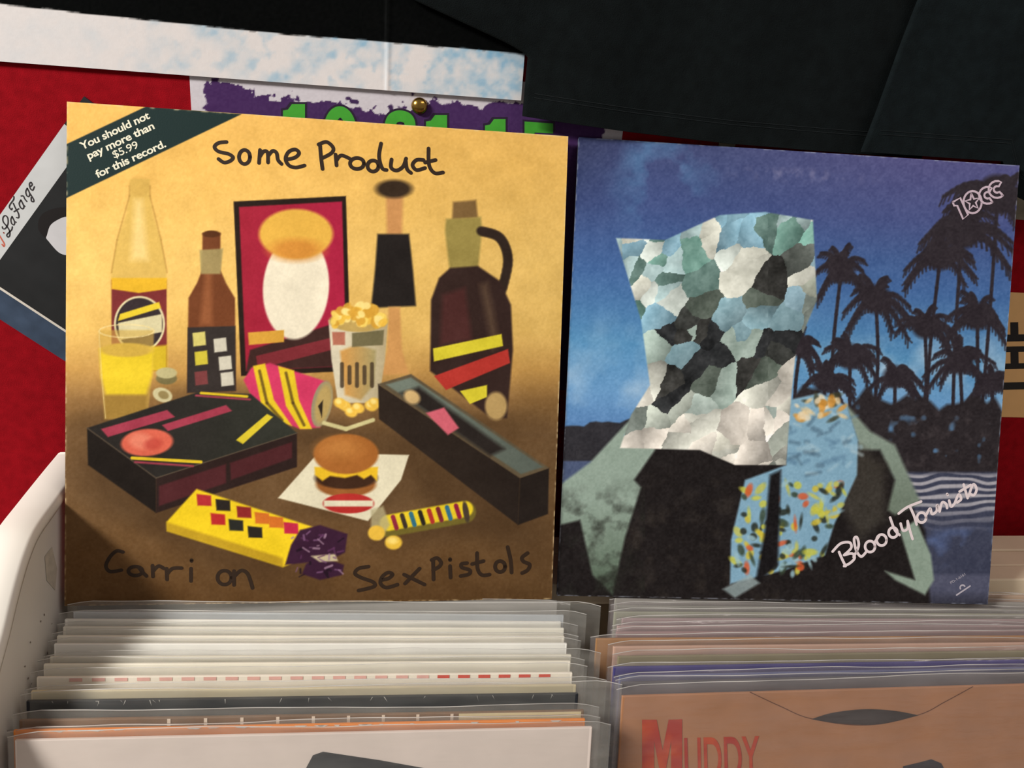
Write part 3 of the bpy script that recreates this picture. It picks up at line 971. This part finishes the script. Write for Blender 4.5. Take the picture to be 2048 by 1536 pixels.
star = []
for k in range(11):
    a = math.radians(-100 + k * 36)
    r_ = 115 if k % 2 == 0 else 48
    star.append(lg(345 + r_ * math.cos(a), 955 + r_ * 1.15 * math.sin(a)))
logo = [[lg(*p) for p in ((40, 955), (155, 890), (275, 1150), (200, 1215), (110, 1010), (62, 1010), (40, 955))], [lg(345 + 140 * math.cos(a * math.pi / 12), 955 + 170 * math.sin(a * math.pi / 12)) for a in range(25)], star,
        clet(575, 850, 130, 50, 55, 300, 0), clet(720, 760, 130, 50, 45, 300, 0)]
o = strokes('logo_lettering', f2, logo, 4.0, 0.00014, mat('logo_ink', (190, 170, 182), 0.5, 0.05, 200), p2, False)
tag(o, 'outlined 10cc logo with a star in the zero')
small = mat('small_ink', (176, 170, 180), 0.5, 0.05, 200)
lettering('label_lettering', f2, 'PD-1-6161', (1902, 1168), (1931, 1150), 5, 0.00012, small, p2, 0.0)
strokes('label_mark', f2, [ring(1925, 1175, 5, 5, 8, 150, 330), [(1913, 1190), (1940, 1172)]], 3.0, 0.00012, small, p2, False)

# ------------------------------------------------------------------ wall: single, posters, tack, shirts
MW = frame((0, WALL_Y - 0.0012, 0), (1, 0, 0), (0, 0, 1))
fw = Face(MW)
pa = fw.at(168, 193)
pb = fw.at(-101, 573)
dirv = (pa - pb) / np.linalg.norm(pa - pb)         # left edge of the little sleeve, running up
rgt = np.array([dirv[1], -dirv[0]])
Q = 0.178
o3 = pb
MS = frame((pb[0], WALL_Y - 0.0016, pb[1]), (rgt[0], 0, rgt[1]), (dirv[0], 0, dirv[1]))
s7 = empty('single_sleeve', MS, 'seven inch record sleeve pinned askew, white band with script over a dark photograph', 'record sleeve')
Q = float(np.linalg.norm(pa - pb))
box('jacket', (0, Q, 0.0002, 0.0014, 0, Q), mat('slate_card', (58, 72, 92), 0.5, 0.25, 70, detail=6), s7)
fs = Face(MS)


def rect(x0, x1, z0, z1):
    return [(x0, z0), (x1, z0), (x1, z1), (x0, z1)]


bs = np.array(fs.at(0, 578))
bandw = fs.at(40, 474)[0]
z_b = fs.at(66, 625)[1]
# the upper left edge carries the white band, the lower left edge the slate one
z_s = fs.at(60, 621)[0]
AB = fs.at(70, 535)
flat_poly('photo_print', rect(0.0, Q, 0.0, Q), 0.00005, mat('photo_black', (36, 37, 38), 0.5, 0.15, 60), s7)
h_slate = fs.at(66, 622)[1]
flat_poly('border_print', rect(0, Q, 0, h_slate), 0.00012, mat('slate_card', (58, 72, 92)), s7)
flat_poly('border_line', rect(0, Q, h_slate, h_slate + 0.0016), 0.00016, card_white, s7)
w_band = fs.at(20, 492)[0]
tb = flat_poly('title_band', rect(0, w_band, h_slate + 0.0016, fs.at(131, 246)[1] - 0.001), 0.00013, mat('band_grey', (206, 208, 208), 0.5, 0.04, 80), s7)


def z7(zx, zy):
    return (zx * 0.3906, 350 + zy * 0.3906)


blob = [z7(*p) for p in ((290, 225), (345, 195), (420, 210), (440, 330), (400, 400), (345, 410), (300, 395), (250, 340), (236, 315), (252, 265))]
flat_poly('photo_figure', [fs.at(*p) for p in catmull(blob, 4, True)[:-1]], 0.00018, mat('photo_pale', (214, 212, 214), 0.5, 0.05, 60), s7)
blob = [z7(*p) for p in ((195, 270), (205, 215), (250, 180), (330, 165), (420, 180), (420, 225), (345, 212), (290, 232), (255, 262), (236, 318), (215, 305))]
flat_poly('photo_figure', [fs.at(*p) for p in catmull(blob, 4, True)[:-1]], 0.00022, mat('photo_dark', (30, 26, 26), 0.5, 0.1, 60), s7)
la = [[(50, 1060), (60, 1095), (110, 1095), (165, 1000), (160, 880), (110, 830), (65, 870), (70, 960), (150, 1060), (200, 1150), (200, 1240), (165, 1270), (140, 1230), (180, 1180), (240, 1120), (255, 1060)],
      [(250, 850), (225, 910), (240, 990), (285, 1020), (300, 960), (250, 850)], [(300, 950), (330, 965)],
      [(285, 440), (280, 500), (210, 600), (195, 660), (235, 710), (250, 680)], [(275, 580), (320, 680), (380, 790), (385, 870), (340, 870)], [(290, 750), (385, 690)],
      [(430, 510), (395, 580), (420, 660), (465, 690), (490, 640), (430, 510)], [(480, 610), (510, 640)], [(435, 430), (480, 430), (510, 490), (550, 540)],
      [(560, 270), (530, 340), (550, 420), (590, 440), (610, 380), (560, 270)], [(610, 370), (690, 500), (685, 545), (645, 530), (640, 460)],
      [(615, 240), (660, 200), (640, 150), (605, 180), (620, 270), (670, 310), (705, 240)]]


def z8(zx, zy):
    return (zx * 0.09766, 350 + zy * 0.09766)


strokes('band_lettering', fs, [[z8(*p) for p in ln] for ln in la], 2.8, 0.00020, mat('ink_black', (52, 48, 50), 0.5, 0.1, 200), tb)
strokes('band_lettering', fs, [[z8(*p) for p in ln] for ln in ([(-20, 1220), (40, 1320), (90, 1410), (80, 1460), (45, 1420)], [(76, 1178), (82, 1186)])], 3.0, 0.00020, mat('ink_red', (206, 104, 84), 0.5, 0.1, 200), tb)

# purple date poster
px0, px1 = fw.at(381, 200)[0], fw.at(1246, 265)[0]
zt = fw.at(700, 176)[1] + 0.012
zb = 1.062
MP = frame((px0, WALL_Y - 0.0004, zb), (1, 0, 0), (0, 0, 1))
dp = empty('date_poster', MP, 'white poster with ragged purple print and green date 10 21 15, above the gold cover', 'poster')
PW, PH = px1 - px0, zt - zb
box('sheet', (0, PW, 0.0, 0.0003, 0, PH), card_white, dp)
fp = Face(MP)
A = Art(fp, PW, PH, 420, 330)
A.c[:] = (206, 200, 206)
n1, n2 = A.noise(26, 81, 4), A.noise(9, 82, 3)
ux, uz = A.X, A.Z
ytop = 171 + (A.PX - 410) * 0.075
ragged = np.interp(A.PX, [400, 470, 560, 640, 700, 760, 800, 850, 930, 1000, 1300], [-14, -6, 14, 26, 12, 30, 22, 4, -6, -10, -10])
inside = (A.PY - (ytop + ragged)) + (n1 - 0.5) * 52 + (n2 - 0.5) * 22
side = np.minimum(A.PX - 411, 1206 - A.PX) + (n1 - 0.5) * 22 + (n2 - 0.5) * 12
m_ = np.clip(np.minimum(inside, side) / 2 + 0.5, 0, 1)
A.paint(m_, (72, 46, 92))
blobs = np.clip((A.noise(17, 88, 2) - 0.70) * 30, 0, 1) * np.clip((A.PY - ytop + 30) / 6, 0, 1) * (A.PX > 690) * (A.PX < 880)
A.paint(blobs, (66, 44, 84))
A.c += (A.noise(4, 90, 1) - 0.5)[..., None] * 8
pd = A.build('sheet_print', 0.00005, paper_print, dp)
green = mat('ink_green', (66, 160, 48), 0.6, 0.06, 200)
green_dk = mat('ink_outline', (38, 22, 48), 0.6, 0.06, 200)


def one(x0, x1, t):
    return [(x0, t + 13), (x0 + 10, t + 11), (x0 + 18, t), (x1, t), (x1, t + 104), (x1 - 23, t + 104), (x1 - 23, t + 32), (x0, t + 32)]


def grow(poly, d):
    c = np.mean(np.array(poly, float), 0)
    return [(p[0] + d * np.sign(p[0] - c[0]), p[1] + d * np.sign(p[1] - c[1])) for p in poly]


def five(x0, x1, t):
    return [(x0, t), (x1, t + 4), (x1, t + 24), (x0 + 20, t + 22), (x0 + 20, t + 44), (x1 - 8, t + 46), (x1, t + 66), (x1, t + 92), (x1 - 14, t + 108), (x0, t + 106), (x0, t + 86), (x1 - 22, t + 86), (x1 - 22, t + 66), (x0, t + 62)]


for pl in (one(566, 610, 208), one(852, 894, 230), one(970, 1011, 238), five(1049, 1106, 243)):
    flat_poly('digit_outline', [fp.at(*p) for p in grow(pl, 4)], 0.00012, green_dk, pd)
    flat_poly('digit', [fp.at(*p) for p in pl], 0.0002, green, pd)
for ln in ([ring(680, 264, 22, 40, 16)], [[(780, 250), (786, 237), (800, 232), (816, 238), (820, 256), (812, 280), (782, 318), (826, 321)]]):
    strokes('digit_outline', fp, ln, 30, 0.00012, green_dk, pd)
    strokes('digit', fp, ln, 22, 0.0002, green, pd)

# sky poster: cloudy lower border, black picture above, pinned over the date poster
kx0, kx1 = -0.16, fw.at(1041, 204)[0]
kz0 = fw.at(500, 160)[1]
MK = frame((kx0, WALL_Y - 0.0030, kz0), (1, 0, 0), (0, 0, 1))
kp = empty('sky_poster', MK, 'long poster with cloudy pale blue lower border and black picture above, overlapping the date poster', 'poster')
KW, KH = kx1 - kx0, 0.20
fk = Face(MK)
A = Art(fk, KW, KH, 440, 240)
n1, n2, n3 = A.noise(60, 101, 4), A.noise(22, 102, 4), A.noise(5, 103, 2)
lr = np.clip((A.PX - 150) / 600, 0, 1)
blue = np.clip((n1 - 0.36) * 2.8, 0, 1) * np.clip((n2 - 0.15) * 1.8, 0, 1) * (0.10 + 0.90 * lr)
A.c[:] = (222, 216, 214)
A.paint(blue * 0.8, (126, 172, 202))
A.paint(np.clip((n2 - 0.55) * 4, 0, 1) * lr * 0.4, (96, 160, 200))
bz = np.interp(A.X + kx0, [-0.16, -0.034, 0.05, 0.12, 0.2, 0.29], [0.034, 0.0322, 0.0300, 0.0285, 0.0290, 0.0285]) + (n2 - 0.5) * 0.0016
A.paint(np.clip((A.Z - bz) / 0.0006 + 0.5, 0, 1), (5, 6, 6))
cr = np.exp(-((A.PX - 771) / 2.0) ** 2)
A.paint(cr * np.where(A.Z > bz, 0.06, 0.6), (222, 226, 230))
A.c += (n3 - 0.5)[..., None] * 6


def krip(X, Z):
    return 0.0006 * np.sin(X * 34) * np.clip(Z / 0.05, 0, 1) + 0.0005 * np.exp(-((X - 0.354) / 0.0012) ** 2)


A.c = np.clip(A.c, 0, 255)
A.build('sheet_print', 0.00005, paper_print, kp, krip)
box('sheet', (0, KW, 0.0012, 0.0016, 0, KH), card_white, kp)

# orange-cream poster with the word THE set sideways
tz1, tz0 = fw.at(2020, 585)[1], fw.at(2020, 835)[1]
MT = frame((0.640, WALL_Y - 0.0006, tz0), (1, 0, 0), (0, 0, 1))
tp = empty('word_poster', MT, 'cream poster printed sideways with bold black word THE, on the red wall', 'poster')
sh = box('sheet', (0, 0.11, 0.0, 0.0004, 0, tz1 - tz0), mat('cream_paper', (222, 176, 118), 0.75, 0.05, 60), tp)
ft = Face(MT)
ink_bold = mat('ink_bold', (22, 18, 18), 0.6, 0.05, 200)
for ch, ya, yb in (('T', 800, 742), ('H', 737, 692), ('E', 682, 642)):
    lettering('letter', ft, ch, (2066, ya), (2066 - (ya - yb) * 0.02, yb), 74, 0.00015, ink_bold, sh, 0.03)

# scraps of paper showing at the edges of the blue cover
gx = fw.at(2035, 425)
o = mesh('paper_scrap', [(0.640, WALL_Y - 0.0008, gx[1] - 0.0048), (0.71, WALL_Y - 0.0008, gx[1] - 0.006), (0.71, WALL_Y - 0.0008, gx[1] + 0.02), (0.640, WALL_Y - 0.0008, gx[1] + 0.02),
                         (0.640, WALL_Y, gx[1] - 0.0048), (0.71, WALL_Y, gx[1] - 0.006), (0.71, WALL_Y, gx[1] + 0.02), (0.640, WALL_Y, gx[1] + 0.02)],
         [(0, 1, 2, 3), (4, 7, 6, 5), (0, 4, 5, 1), (1, 5, 6, 2), (2, 6, 7, 3), (3, 7, 4, 0)], mat('grey_paper', (150, 142, 124), 0.8, 0.15, 120))
tag(o, 'grey paper scrap on the wall under the dark shirt, beside the blue cover', 'paper')
gx = fw.at(1455, 288)
v, f = box_vf(gx[0] - 0.006, gx[0] + 0.006, WALL_Y - 0.0008, WALL_Y, gx[1] - 0.02, gx[1] + 0.0012)
o = mesh('paper_scrap', v, f, mat('grey_paper', (150, 142, 124)))
tag(o, 'small grey paper scrap peeking out above the top edge of the blue cover', 'paper')

# brass tack
tk = fw.at(839, 212)
V, F = [], []
R_, rows_, seg = 0.0054, 7, 20
for i in range(rows_):
    a = math.pi / 2 * i / (rows_ - 1)
    for k in range(seg):
        b = 2 * math.pi * k / seg
        V.append((R_ * math.cos(a) * math.cos(b), -R_ * 0.72 * math.sin(a), R_ * math.cos(a) * math.sin(b)))
for i in range(rows_ - 1):
    for k in range(seg):
        F.append((i * seg + k, i * seg + (k + 1) % seg, (i + 1) * seg + (k + 1) % seg, (i + 1) * seg + k))
tack = empty('push_pin', Matrix.Translation((tk[0], WALL_Y - 0.0008, tk[1])), 'domed brass push pin in the purple poster', 'push pin')
brass = mat('brass', (176, 140, 70), 0.22, 0.15, 300, metal=1.0)
mesh('pin_head', V, F, brass, tack, True)
V, F = [], []
for k in range(8):
    V += [(0.0006 * math.cos(k * math.pi / 4), 0.0, 0.0006 * math.sin(k * math.pi / 4)), (0.0006 * math.cos(k * math.pi / 4), 0.006, 0.0006 * math.sin(k * math.pi / 4))]
for k in range(8):
    a, b = 2 * k, 2 * ((k + 1) % 8)
    F.append((a, b, b + 1, a + 1))
mesh('pin_shaft', V, F, brass, tack)


# hanging dark shirts: two cloth layers joined along the sides, stitched hem
def shirt(label, left, right, hem, top, y0, colour, seed, nm):
    """left/right: functions z -> x of the side edges; hem: x -> z of the lower edge"""
    rgs = np.random.RandomState(seed)
    ph = rgs.rand(6) * 6.28
    zc = hem((left(top) + right(top)) / 2)
    e = empty('hanging_shirt', Matrix.Translation(((left(zc) + right(zc)) / 2, y0, zc)), label, 'shirt', 'dark shirts hung on the wall')
    ox, oz = (left(zc) + right(zc)) / 2, zc
    NX, NZ = 90, 80
    hl, hr = hem(left(1.24)), hem(right(1.24))
    for part, sgn, gap in (('front_panel', -1, 0.0022), ('back_panel', 1, 0.0012)):
        V, F = [], []
        for j in range(NZ):
            t = j / (NZ - 1)
            tt = t ** 1.6
            for i in range(NX):
                s = i / (NX - 1)
                zl, zr = hl + (top - hl) * tt, hr + (top - hr) * tt
                x = left(zl) + (right(zr) - left(zl)) * s
                z = zl + (zr - zl) * s + (hem(x) - (hl + (hr - hl) * s)) * max(0.0, 1 - tt * 3) ** 2
                w = 0.0016 * math.sin(x * 38 + ph[0] + z * 9) + 0.0011 * math.sin(x * 71 + ph[1] - z * 17) + 0.0008 * math.sin(z * 60 + x * 25 + ph[2])
                bulge = gap * (1 - abs(2 * s - 1) ** 6)
                y = sgn * bulge + w * (0.6 + 0.4 * t)
                if sgn > 0:
                    z += 0.0012
                V.append((x - ox, y, z - oz))
        for j in range(NZ - 1):
            for i in range(NX - 1):
                a = j * NX + i
                F.append((a, a + 1, a + NX + 1, a + NX) if sgn < 0 else (a + NX, a + NX + 1, a + 1, a))
        o = mesh(part, V, F, colour, e, True)
        md = o.modifiers.new('thick', 'SOLIDIFY')
        md.thickness = 0.0006
        md.offset = 0
        if sgn < 0:
            VF = np.array(V).reshape(NZ, NX, 3)
            # stitched hem: two fine thread lines following the cloth
            for hz in (0.0125, 0.0150):
                pts = []
                for i in range(2, NX - 2):
                    col_ = VF[:, i]
                    zz = col_[0, 2] + hz
                    yy_ = np.interp(zz, col_[:, 2], col_[:, 1])
                    xx_ = np.interp(zz, col_[:, 2], col_[:, 0])
                    pts.append((xx_, yy_ - 0.0005, zz))
                V2, F2 = [], []
                for p in pts:
                    V2 += [(p[0], p[1], p[2] - 0.00022), (p[0], p[1] - 0.0002, p[2]), (p[0], p[1], p[2] + 0.00022)]
                for i in range(len(pts) - 1):
                    a = 3 * i
                    F2 += [(a, a + 3, a + 4, a + 1), (a + 1, a + 4, a + 5, a + 2)]
                mesh('hem_stitching', V2, F2, nm, o)
    return e


cloth_a = mat('cloth_black', (11, 16, 17), 0.95, 0.25, 120, 0.5, 1600, spec=0.12)
cloth_b = mat('cloth_navy', (14, 21, 23), 0.95, 0.25, 120, 0.5, 1600, spec=0.12)
thread = mat('thread', (19, 25, 27), 0.9, 0.2, 400)
TOP = 1.52


def hem_a(x):
    return float(np.interp(x, [0.1, 0.28, 0.355, 0.425, 0.54, 0.70], [1.2610, 1.2590, 1.2538, 1.2508, 1.2500, 1.248]))


def left_a(z):
    return float(np.interp(z, [1.22, 1.255, 1.2955, 1.2965, 1.302, 1.324, 1.35, 1.5], [0.282, 0.2820, 0.2825, 0.282, 0.270, 0.205, 0.17, 0.13]))


shirt('faded black shirt hanging over the end of the cloudy poster', left_a, lambda z: float(np.interp(z, [1.2, 1.5], [0.565, 0.60])), hem_a, TOP, WALL_Y - 0.0105, cloth_a, 4, thread)


def hem_b(x):
    return float(np.interp(x, [0.5, 0.56, 0.626, 0.640, 0.66, 0.72, 0.9], [1.2520, 1.2522, 1.2525, 1.230, 1.2235, 1.221, 1.22]))


shirt('dark navy shirt overlapping the black shirt above the blue cover', lambda z: float(np.interp(z, [1.23, 1.2495, 1.352, 1.5], [0.512, 0.518, 0.536, 0.56])), lambda z: 0.86, hem_b, TOP, WALL_Y - 0.0185, cloth_b, 9, thread)
o = box('hanging_rail', (0.05, 0.95, WALL_Y - 0.022, WALL_Y, TOP - 0.006, TOP + 0.012), mat('dark_rail', (40, 36, 34), 0.6, 0.1, 80))
tag(o, 'dark wooden rail on the wall from which the shirts hang', 'rail')

# ------------------------------------------------------------------ sleeved records in the bin
LEAN = math.radians(14)
BAG_L = plastic_mat('polythene_warm', 0.10, (236, 234, 224))
BAG_R = plastic_mat('polythene_cool', 0.085, (226, 216, 216))
JT = 0.0022


def sleeved_record(label, x0, y, z, yaw, pro, colour, bag, seed, group, bx=0.006, wide=S, extra=None, right_px=0.0):
    """(x0, y, z): top left corner of the jacket; pro: how far the bag stands above it"""
    yr = math.radians(yaw)
    rx = np.array((math.cos(yr), math.sin(yr), 0))
    up = np.array((-math.sin(yr) * math.sin(LEAN), math.cos(yr) * math.sin(LEAN), math.cos(LEAN)))
    base = np.array((x0, y, z)) - up * S
    M = frame(base, rx, up)
    e = empty('sleeved_record', M, label, 'record', group)
    j = box('jacket', (0, wide, 0.0, JT, 0, S), colour, e, 0.0005)
    rgs = np.random.RandomState(seed)
    ph = rgs.rand(8) * 6.28
    NX = 44
    zs = [-0.001, 0.10, 0.20, 0.27, 0.295, 0.305, 0.311, S, S + pro * 0.35, S + pro * 0.7, S + pro]
    V, F = [], []
    xa_, xb_ = -bx * 0.6, wide + bx * 1.2 + right_px
    amp = 0.0004 + 0.0008 * rgs.rand()
    for sg in (-1, 1):
        b0 = len(V)
        for kz, zz in enumerate(zs):
            for i in range(NX):
                s = i / (NX - 1)
                x = xa_ + (xb_ - xa_) * s
                side = min(1.0, max(0.0, 1 - max(-x, x - wide) / 0.003))
                free = max(0.0, (zz - S) / max(pro, 1e-4))
                wv = amp * free * (math.sin(x * 31 + ph[0]) + 0.6 * math.sin(x * 67 + ph[1]) + 0.4 * math.sin(x * 143 + ph[2]))
                y_ = (-0.0006 if sg < 0 else JT + 0.0006) * side + (JT / 2) * (1 - side)
                if free > 0:
                    y_ = y_ * (1 - 0.5 * free) + JT / 2 * 0.5 * free + wv * 0.6
                else:
                    y_ += 0.00012 * math.sin(x * 90 + zz * 70 + ph[3])
                dz = free * (0.0007 * math.sin(x * 12 + ph[4]) + 0.0003 * math.sin(x * 48 + ph[5])) - free * 0.003 * max(0.0, abs(2 * s - 1) - 0.93) / 0.07
                V.append((x, y_, zz + dz - (0.0011 if sg > 0 and kz == len(zs) - 1 else 0)))
        for kz in range(len(zs) - 1):
            for i in range(NX - 1):
                a = b0 + kz * NX + i
                F.append((a, a + 1, a + NX + 1, a + NX) if sg < 0 else (a + NX, a + NX + 1, a + 1, a))
    ps = mesh('plastic_sleeve', V, F, bag, e, True)
    # white lip along the open mouth of the bag
    b0 = (len(zs) - 1) * NX
    V2, F2 = [], []
    for i in range(NX):
        v = V[b0 + i]
        V2 += [(v[0], v[1] - 0.00015, v[2] - 0.0004), (v[0], v[1] - 0.0001, v[2] + 0.0001), (v[0], v[1] + 0.0002, v[2] - 0.0004)]
    for i in range(NX - 1):
        a = 3 * i
        F2 += [(a, a + 3, a + 4, a + 1), (a + 1, a + 4, a + 5, a + 2)]
    mesh('sleeve_lip', V2, F2, LIP, ps, True)
    if extra:
        extra(e, Face(M), j)
    return e


LIP = plastic_mat('polythene_lip', 0.6, (240, 238, 232))


def jm(name, rgb, var=0.06, **k):
    return mat('jacket_' + name, rgb, 0.55, var, 40, **k)


def red_dashes(e, f, j):
    rd = mat('print_red', (206, 66, 52), 0.5, 0.08, 200)
    pk = mat('print_pink', (222, 170, 160), 0.5, 0.08, 200)
    for x in np.arange(0.018, 0.305, 0.0125):
        flat_poly('red_bar', rect(x, x + 0.0072, S - 0.0026, S - 0.0005), 0.00025, rd if x > 0.225 else pk, j)


def black_wear(e, f, j):
    rg = random.Random(31)
    wm = mat('wear_white', (196, 192, 184), 0.7, 0.1, 200)
    for k in range(22):
        x = rg.uniform(0.01, 0.30)
        h = rg.uniform(0.001, 0.004)
        w = rg.uniform(0.0002, 0.0006)
        flat_poly('wear_mark', [(x, S - 0.0002), (x + w, S - 0.0002), (x + w + rg.uniform(-0.002, 0.002), S - h)], 0.00025, wm, j)


def ticks(e, f, j):
    tm = mat('print_tick', (222, 206, 186), 0.5, 0.05, 200)
    for k in range(9):
        x = 0.0775 + k * 0.0197
        flat_poly('pale_tick', rect(x, x + 0.0018, S - 0.012, S - 0.0004), 0.00025, tm, j)
    flat_poly('cream_panel', rect(0.2400, 0.3125, S - 0.016, S - 0.0004), 0.0002, mat('print_cream', (206, 194, 156), 0.5, 0.05, 100), j)


def white_front(e, f, j):
    pts = [(612, 1536), (626, 1510), (646, 1503), (760, 1520), (900, 1545), (1000, 1566), (1010, 1660), (580, 1660)]
    flat_poly('dark_shape_print', [f.at(*p) for p in pts], 0.0002, mat('print_charcoal', (38, 40, 46), 0.5, 0.08, 80), j)


def orange_wear(e, f, j):
    rg = random.Random(12)
    wm = mat('wear_white', (196, 192, 184))
    for k in range(26):
        x = rg.uniform(0.01, 0.30)
        w = rg.uniform(0.002, 0.010)
        flat_poly('wear_mark', [(x, S - 0.0001), (x + w, S - 0.0001), (x + w * 0.7, S - rg.uniform(0.0006, 0.0014)), (x + w * 0.2, S - 0.0008)], 0.00025, wm, j)


GL, GR = 'sleeved records in the left row of the bin', 'sleeved records in the right row of the bin'
LEFT = [
    (0.0040, 0.0012, jm('taupe', (150, 146, 140)), 'taupe record at the very back of its row, the gold cover standing on it', None, 0.004),
    # y at the row's middle, bag stand-up, colour, label, extra, x0
    (-0.0098, 0.0085, jm('pale_blue', (204, 210, 214)), 'pale blue-grey record in a crumpled clear bag, directly under the gold cover', None, 0.006),
    (-0.0162, 0.0071, jm('white', (238, 236, 226)), 'off-white record second behind the gold cover, bag corner folded over', None, 0.003),
    (-0.0224, 0.0044, jm('stone', (226, 222, 208)), 'stone coloured record between the off-white and ivory ones below the gold cover', None, 0.004),
    (-0.0298, 0.0036, jm('ivory', (236, 230, 214)), 'ivory record in clear bag, fourth in front of the gold cover', None, 0.003),
    (-0.0362, 0.0043, jm('bright_white', (240, 238, 230)), 'bright white record in clear bag in the middle of the row', None, 0.0035),
    (-0.0462, 0.0039, jm('putty', (216, 211, 194)), 'putty grey record in clear bag behind the buttermilk one', None, 0.0045),
    (-0.0518, 0.0042, jm('buttermilk', (238, 232, 214)), 'buttermilk record in clear bag behind the one with red dashes', None, 0.003),
    (-0.0613, 0.0063, jm('dash_cream', (236, 228, 212)), 'cream record with a row of small red dashes along its top edge', red_dashes, 0.0025),
    (-0.0712, 0.0047, jm('pale_yellow', (222, 208, 168)), 'pale yellow record in clear bag just behind the worn black one', None, 0.003),
    (-0.0779, 0.0071, jm('black', (34, 37, 42), 0.2), 'worn black record with white scuffs along its top edge', black_wear, 0.003),
    (-0.0908, 0.0051, jm('brown', (120, 96, 76), 0.2), 'brown record with pale upright ticks and a cream panel', ticks, 0.004),
    (-0.0973, 0.0027, jm('orange', (222, 130, 46), 0.1), 'record with scuffed orange top edge just behind the white front one', orange_wear, 0.0035),
    (-0.1034, 0.0045, jm('front_white', (218, 204, 194), 0.04), 'white record with tilted charcoal rounded shape at the front of its row', white_front, 0.0065)]
n = len(LEFT)
for i, (y, pro, c, lab, ex, x0) in enumerate(LEFT):
    yaw = -2.3 + 1.2 * i / (n - 1)
    z = 0.948 + (y + 0.0098) * s65
    yl = y - math.tan(math.radians(yaw)) * (0.165 - x0)
    rp = {1: 0.018, 2: 0.010, 6: 0.012, 10: 0.020, 9: 0.012, 13: 0.004}.get(i, 0.002)
    sleeved_record(lab, x0, yl, z, yaw, pro, c, BAG_L, 100 + i, GL, extra=ex, right_px=rp)


def muddy(e, f, j):
    ar = catmull([(1500, 1384), (1560, 1412), (1622, 1437), (1730, 1450), (1835, 1430), (1890, 1403), (1945, 1373)], 6)
    strokes('pocket_seam', f, [ar], 1.6, 0.00022, mat('seam_brown', (96, 56, 36), 0.7, 0.1, 100), j, False)
    top_ = [(1622, 1438), (1660, 1426), (1710, 1419), (1750, 1418), (1795, 1422), (1836, 1430)]
    bot_ = [(1800, 1440), (1760, 1448), (1720, 1449), (1670, 1446)]
    flat_poly('thumb_cut', [f.at(*p) for p in catmull(top_, 4) + catmull(bot_, 4)], 0.0003, mat('inner_dark', (52, 46, 44), 0.6, 0.1, 80), j)
    red = mat('print_brick', (168, 54, 42), 0.55, 0.12, 60, rgb2=(196, 84, 44))
    mp_ = [(1284, 1562), (1284, 1439), (1313, 1439), (1325, 1500), (1337, 1439), (1364, 1438), (1364, 1562), (1342, 1562), (1342, 1482), (1330, 1546), (1320, 1546), (1308, 1482), (1308, 1562)]
    flat_poly('title_lettering', [f.at(*p) for p in mp_], 0.00025, red, j)
    lettering('title_lettering', f, 'UDDY', (1370, 1560), (1520, 1556), 84, 0.00025, red, j, 0.012)
    pts = [(1800, 1560), (1806, 1532), (1840, 1524), (1862, 1518), (1882, 1526), (1900, 1560)]
    flat_poly('dark_shape_print', [f.at(*p) for p in pts], 0.00024, mat('print_charcoal', (38, 40, 46)), j)


RIGHT = [
    (0.0050, 0.0014, jm('dove', (176, 150, 124)), 'dull tan record in clear bag at the very back of the right row', None, 0.3640),
    (-0.0030, 0.0020, jm('ash', (150, 146, 138)), 'ash grey record in clear bag directly under the blue cover', None, 0.3600),
    (-0.0102, 0.0030, jm('smoke', (136, 134, 126)), 'smoke grey record in clear bag just in front of the ash grey one', None, 0.3590),
    (-0.0168, 0.0030, jm('sage', (150, 150, 134)), 'sage grey record in clear bag behind the mauve ones', None, 0.3560),
    (-0.0227, 0.0029, jm('mauve', (156, 138, 136)), 'mauve record in clear bag behind the rose grey one', None, 0.3600),
    (-0.0293, 0.0033, jm('rose', (168, 146, 142)), 'rose grey record in clear bag behind the tobacco one', None, 0.3550),
    (-0.0345, 0.0047, jm('plum', (150, 126, 124)), 'dull plum record in clear bag behind the tan-spined one', None, 0.3530),
    (-0.0400, 0.0043, jm('tan', (160, 118, 76), 0.12), 'tan kraft record sticking out to the side of its row', None, 0.3380),
    (-0.0468, 0.0043, jm('blush', (190, 156, 136)), 'blush pink record in clear bag just in front of the tan one', None, 0.3480),
    (-0.0547, 0.0042, jm('olive', (132, 124, 98)), 'olive grey record in clear bag between the blush and blue ones', None, 0.3490),
    (-0.0632, 0.0021, jm('violet', (66, 62, 116), 0.15), 'violet blue record in clear bag behind the steel blue one', None, 0.3440),
    (-0.0699, 0.0024, jm('steel', (98, 102, 132)), 'steel blue record in clear bag behind the slate one', None, 0.3460),
    (-0.0748, 0.0034, jm('slate', (92, 90, 92)), 'slate grey record in clear bag just behind the tan front sleeve', None, 0.3460),
    (-0.0848, 0.0081, jm('kraft', (168, 120, 86), 0.08), 'tan kraft sleeve with red block title and thumb cut at the front of its row', muddy, 0.3440)]
n = len(RIGHT)
for i, (y, pro, c, lab, ex, x0) in enumerate(RIGHT):
    yaw = -2.6 + 2.4 * i / (n - 1)
    z = 0.9478 + (y + 0.0119) * s65 - (0.0006 if i < 3 else 0)
    yl = y - math.tan(math.radians(yaw)) * (0.495 - x0)
    sleeved_record(lab, x0, yl, z, yaw, pro, c, BAG_R, 200 + i, GR, extra=ex)
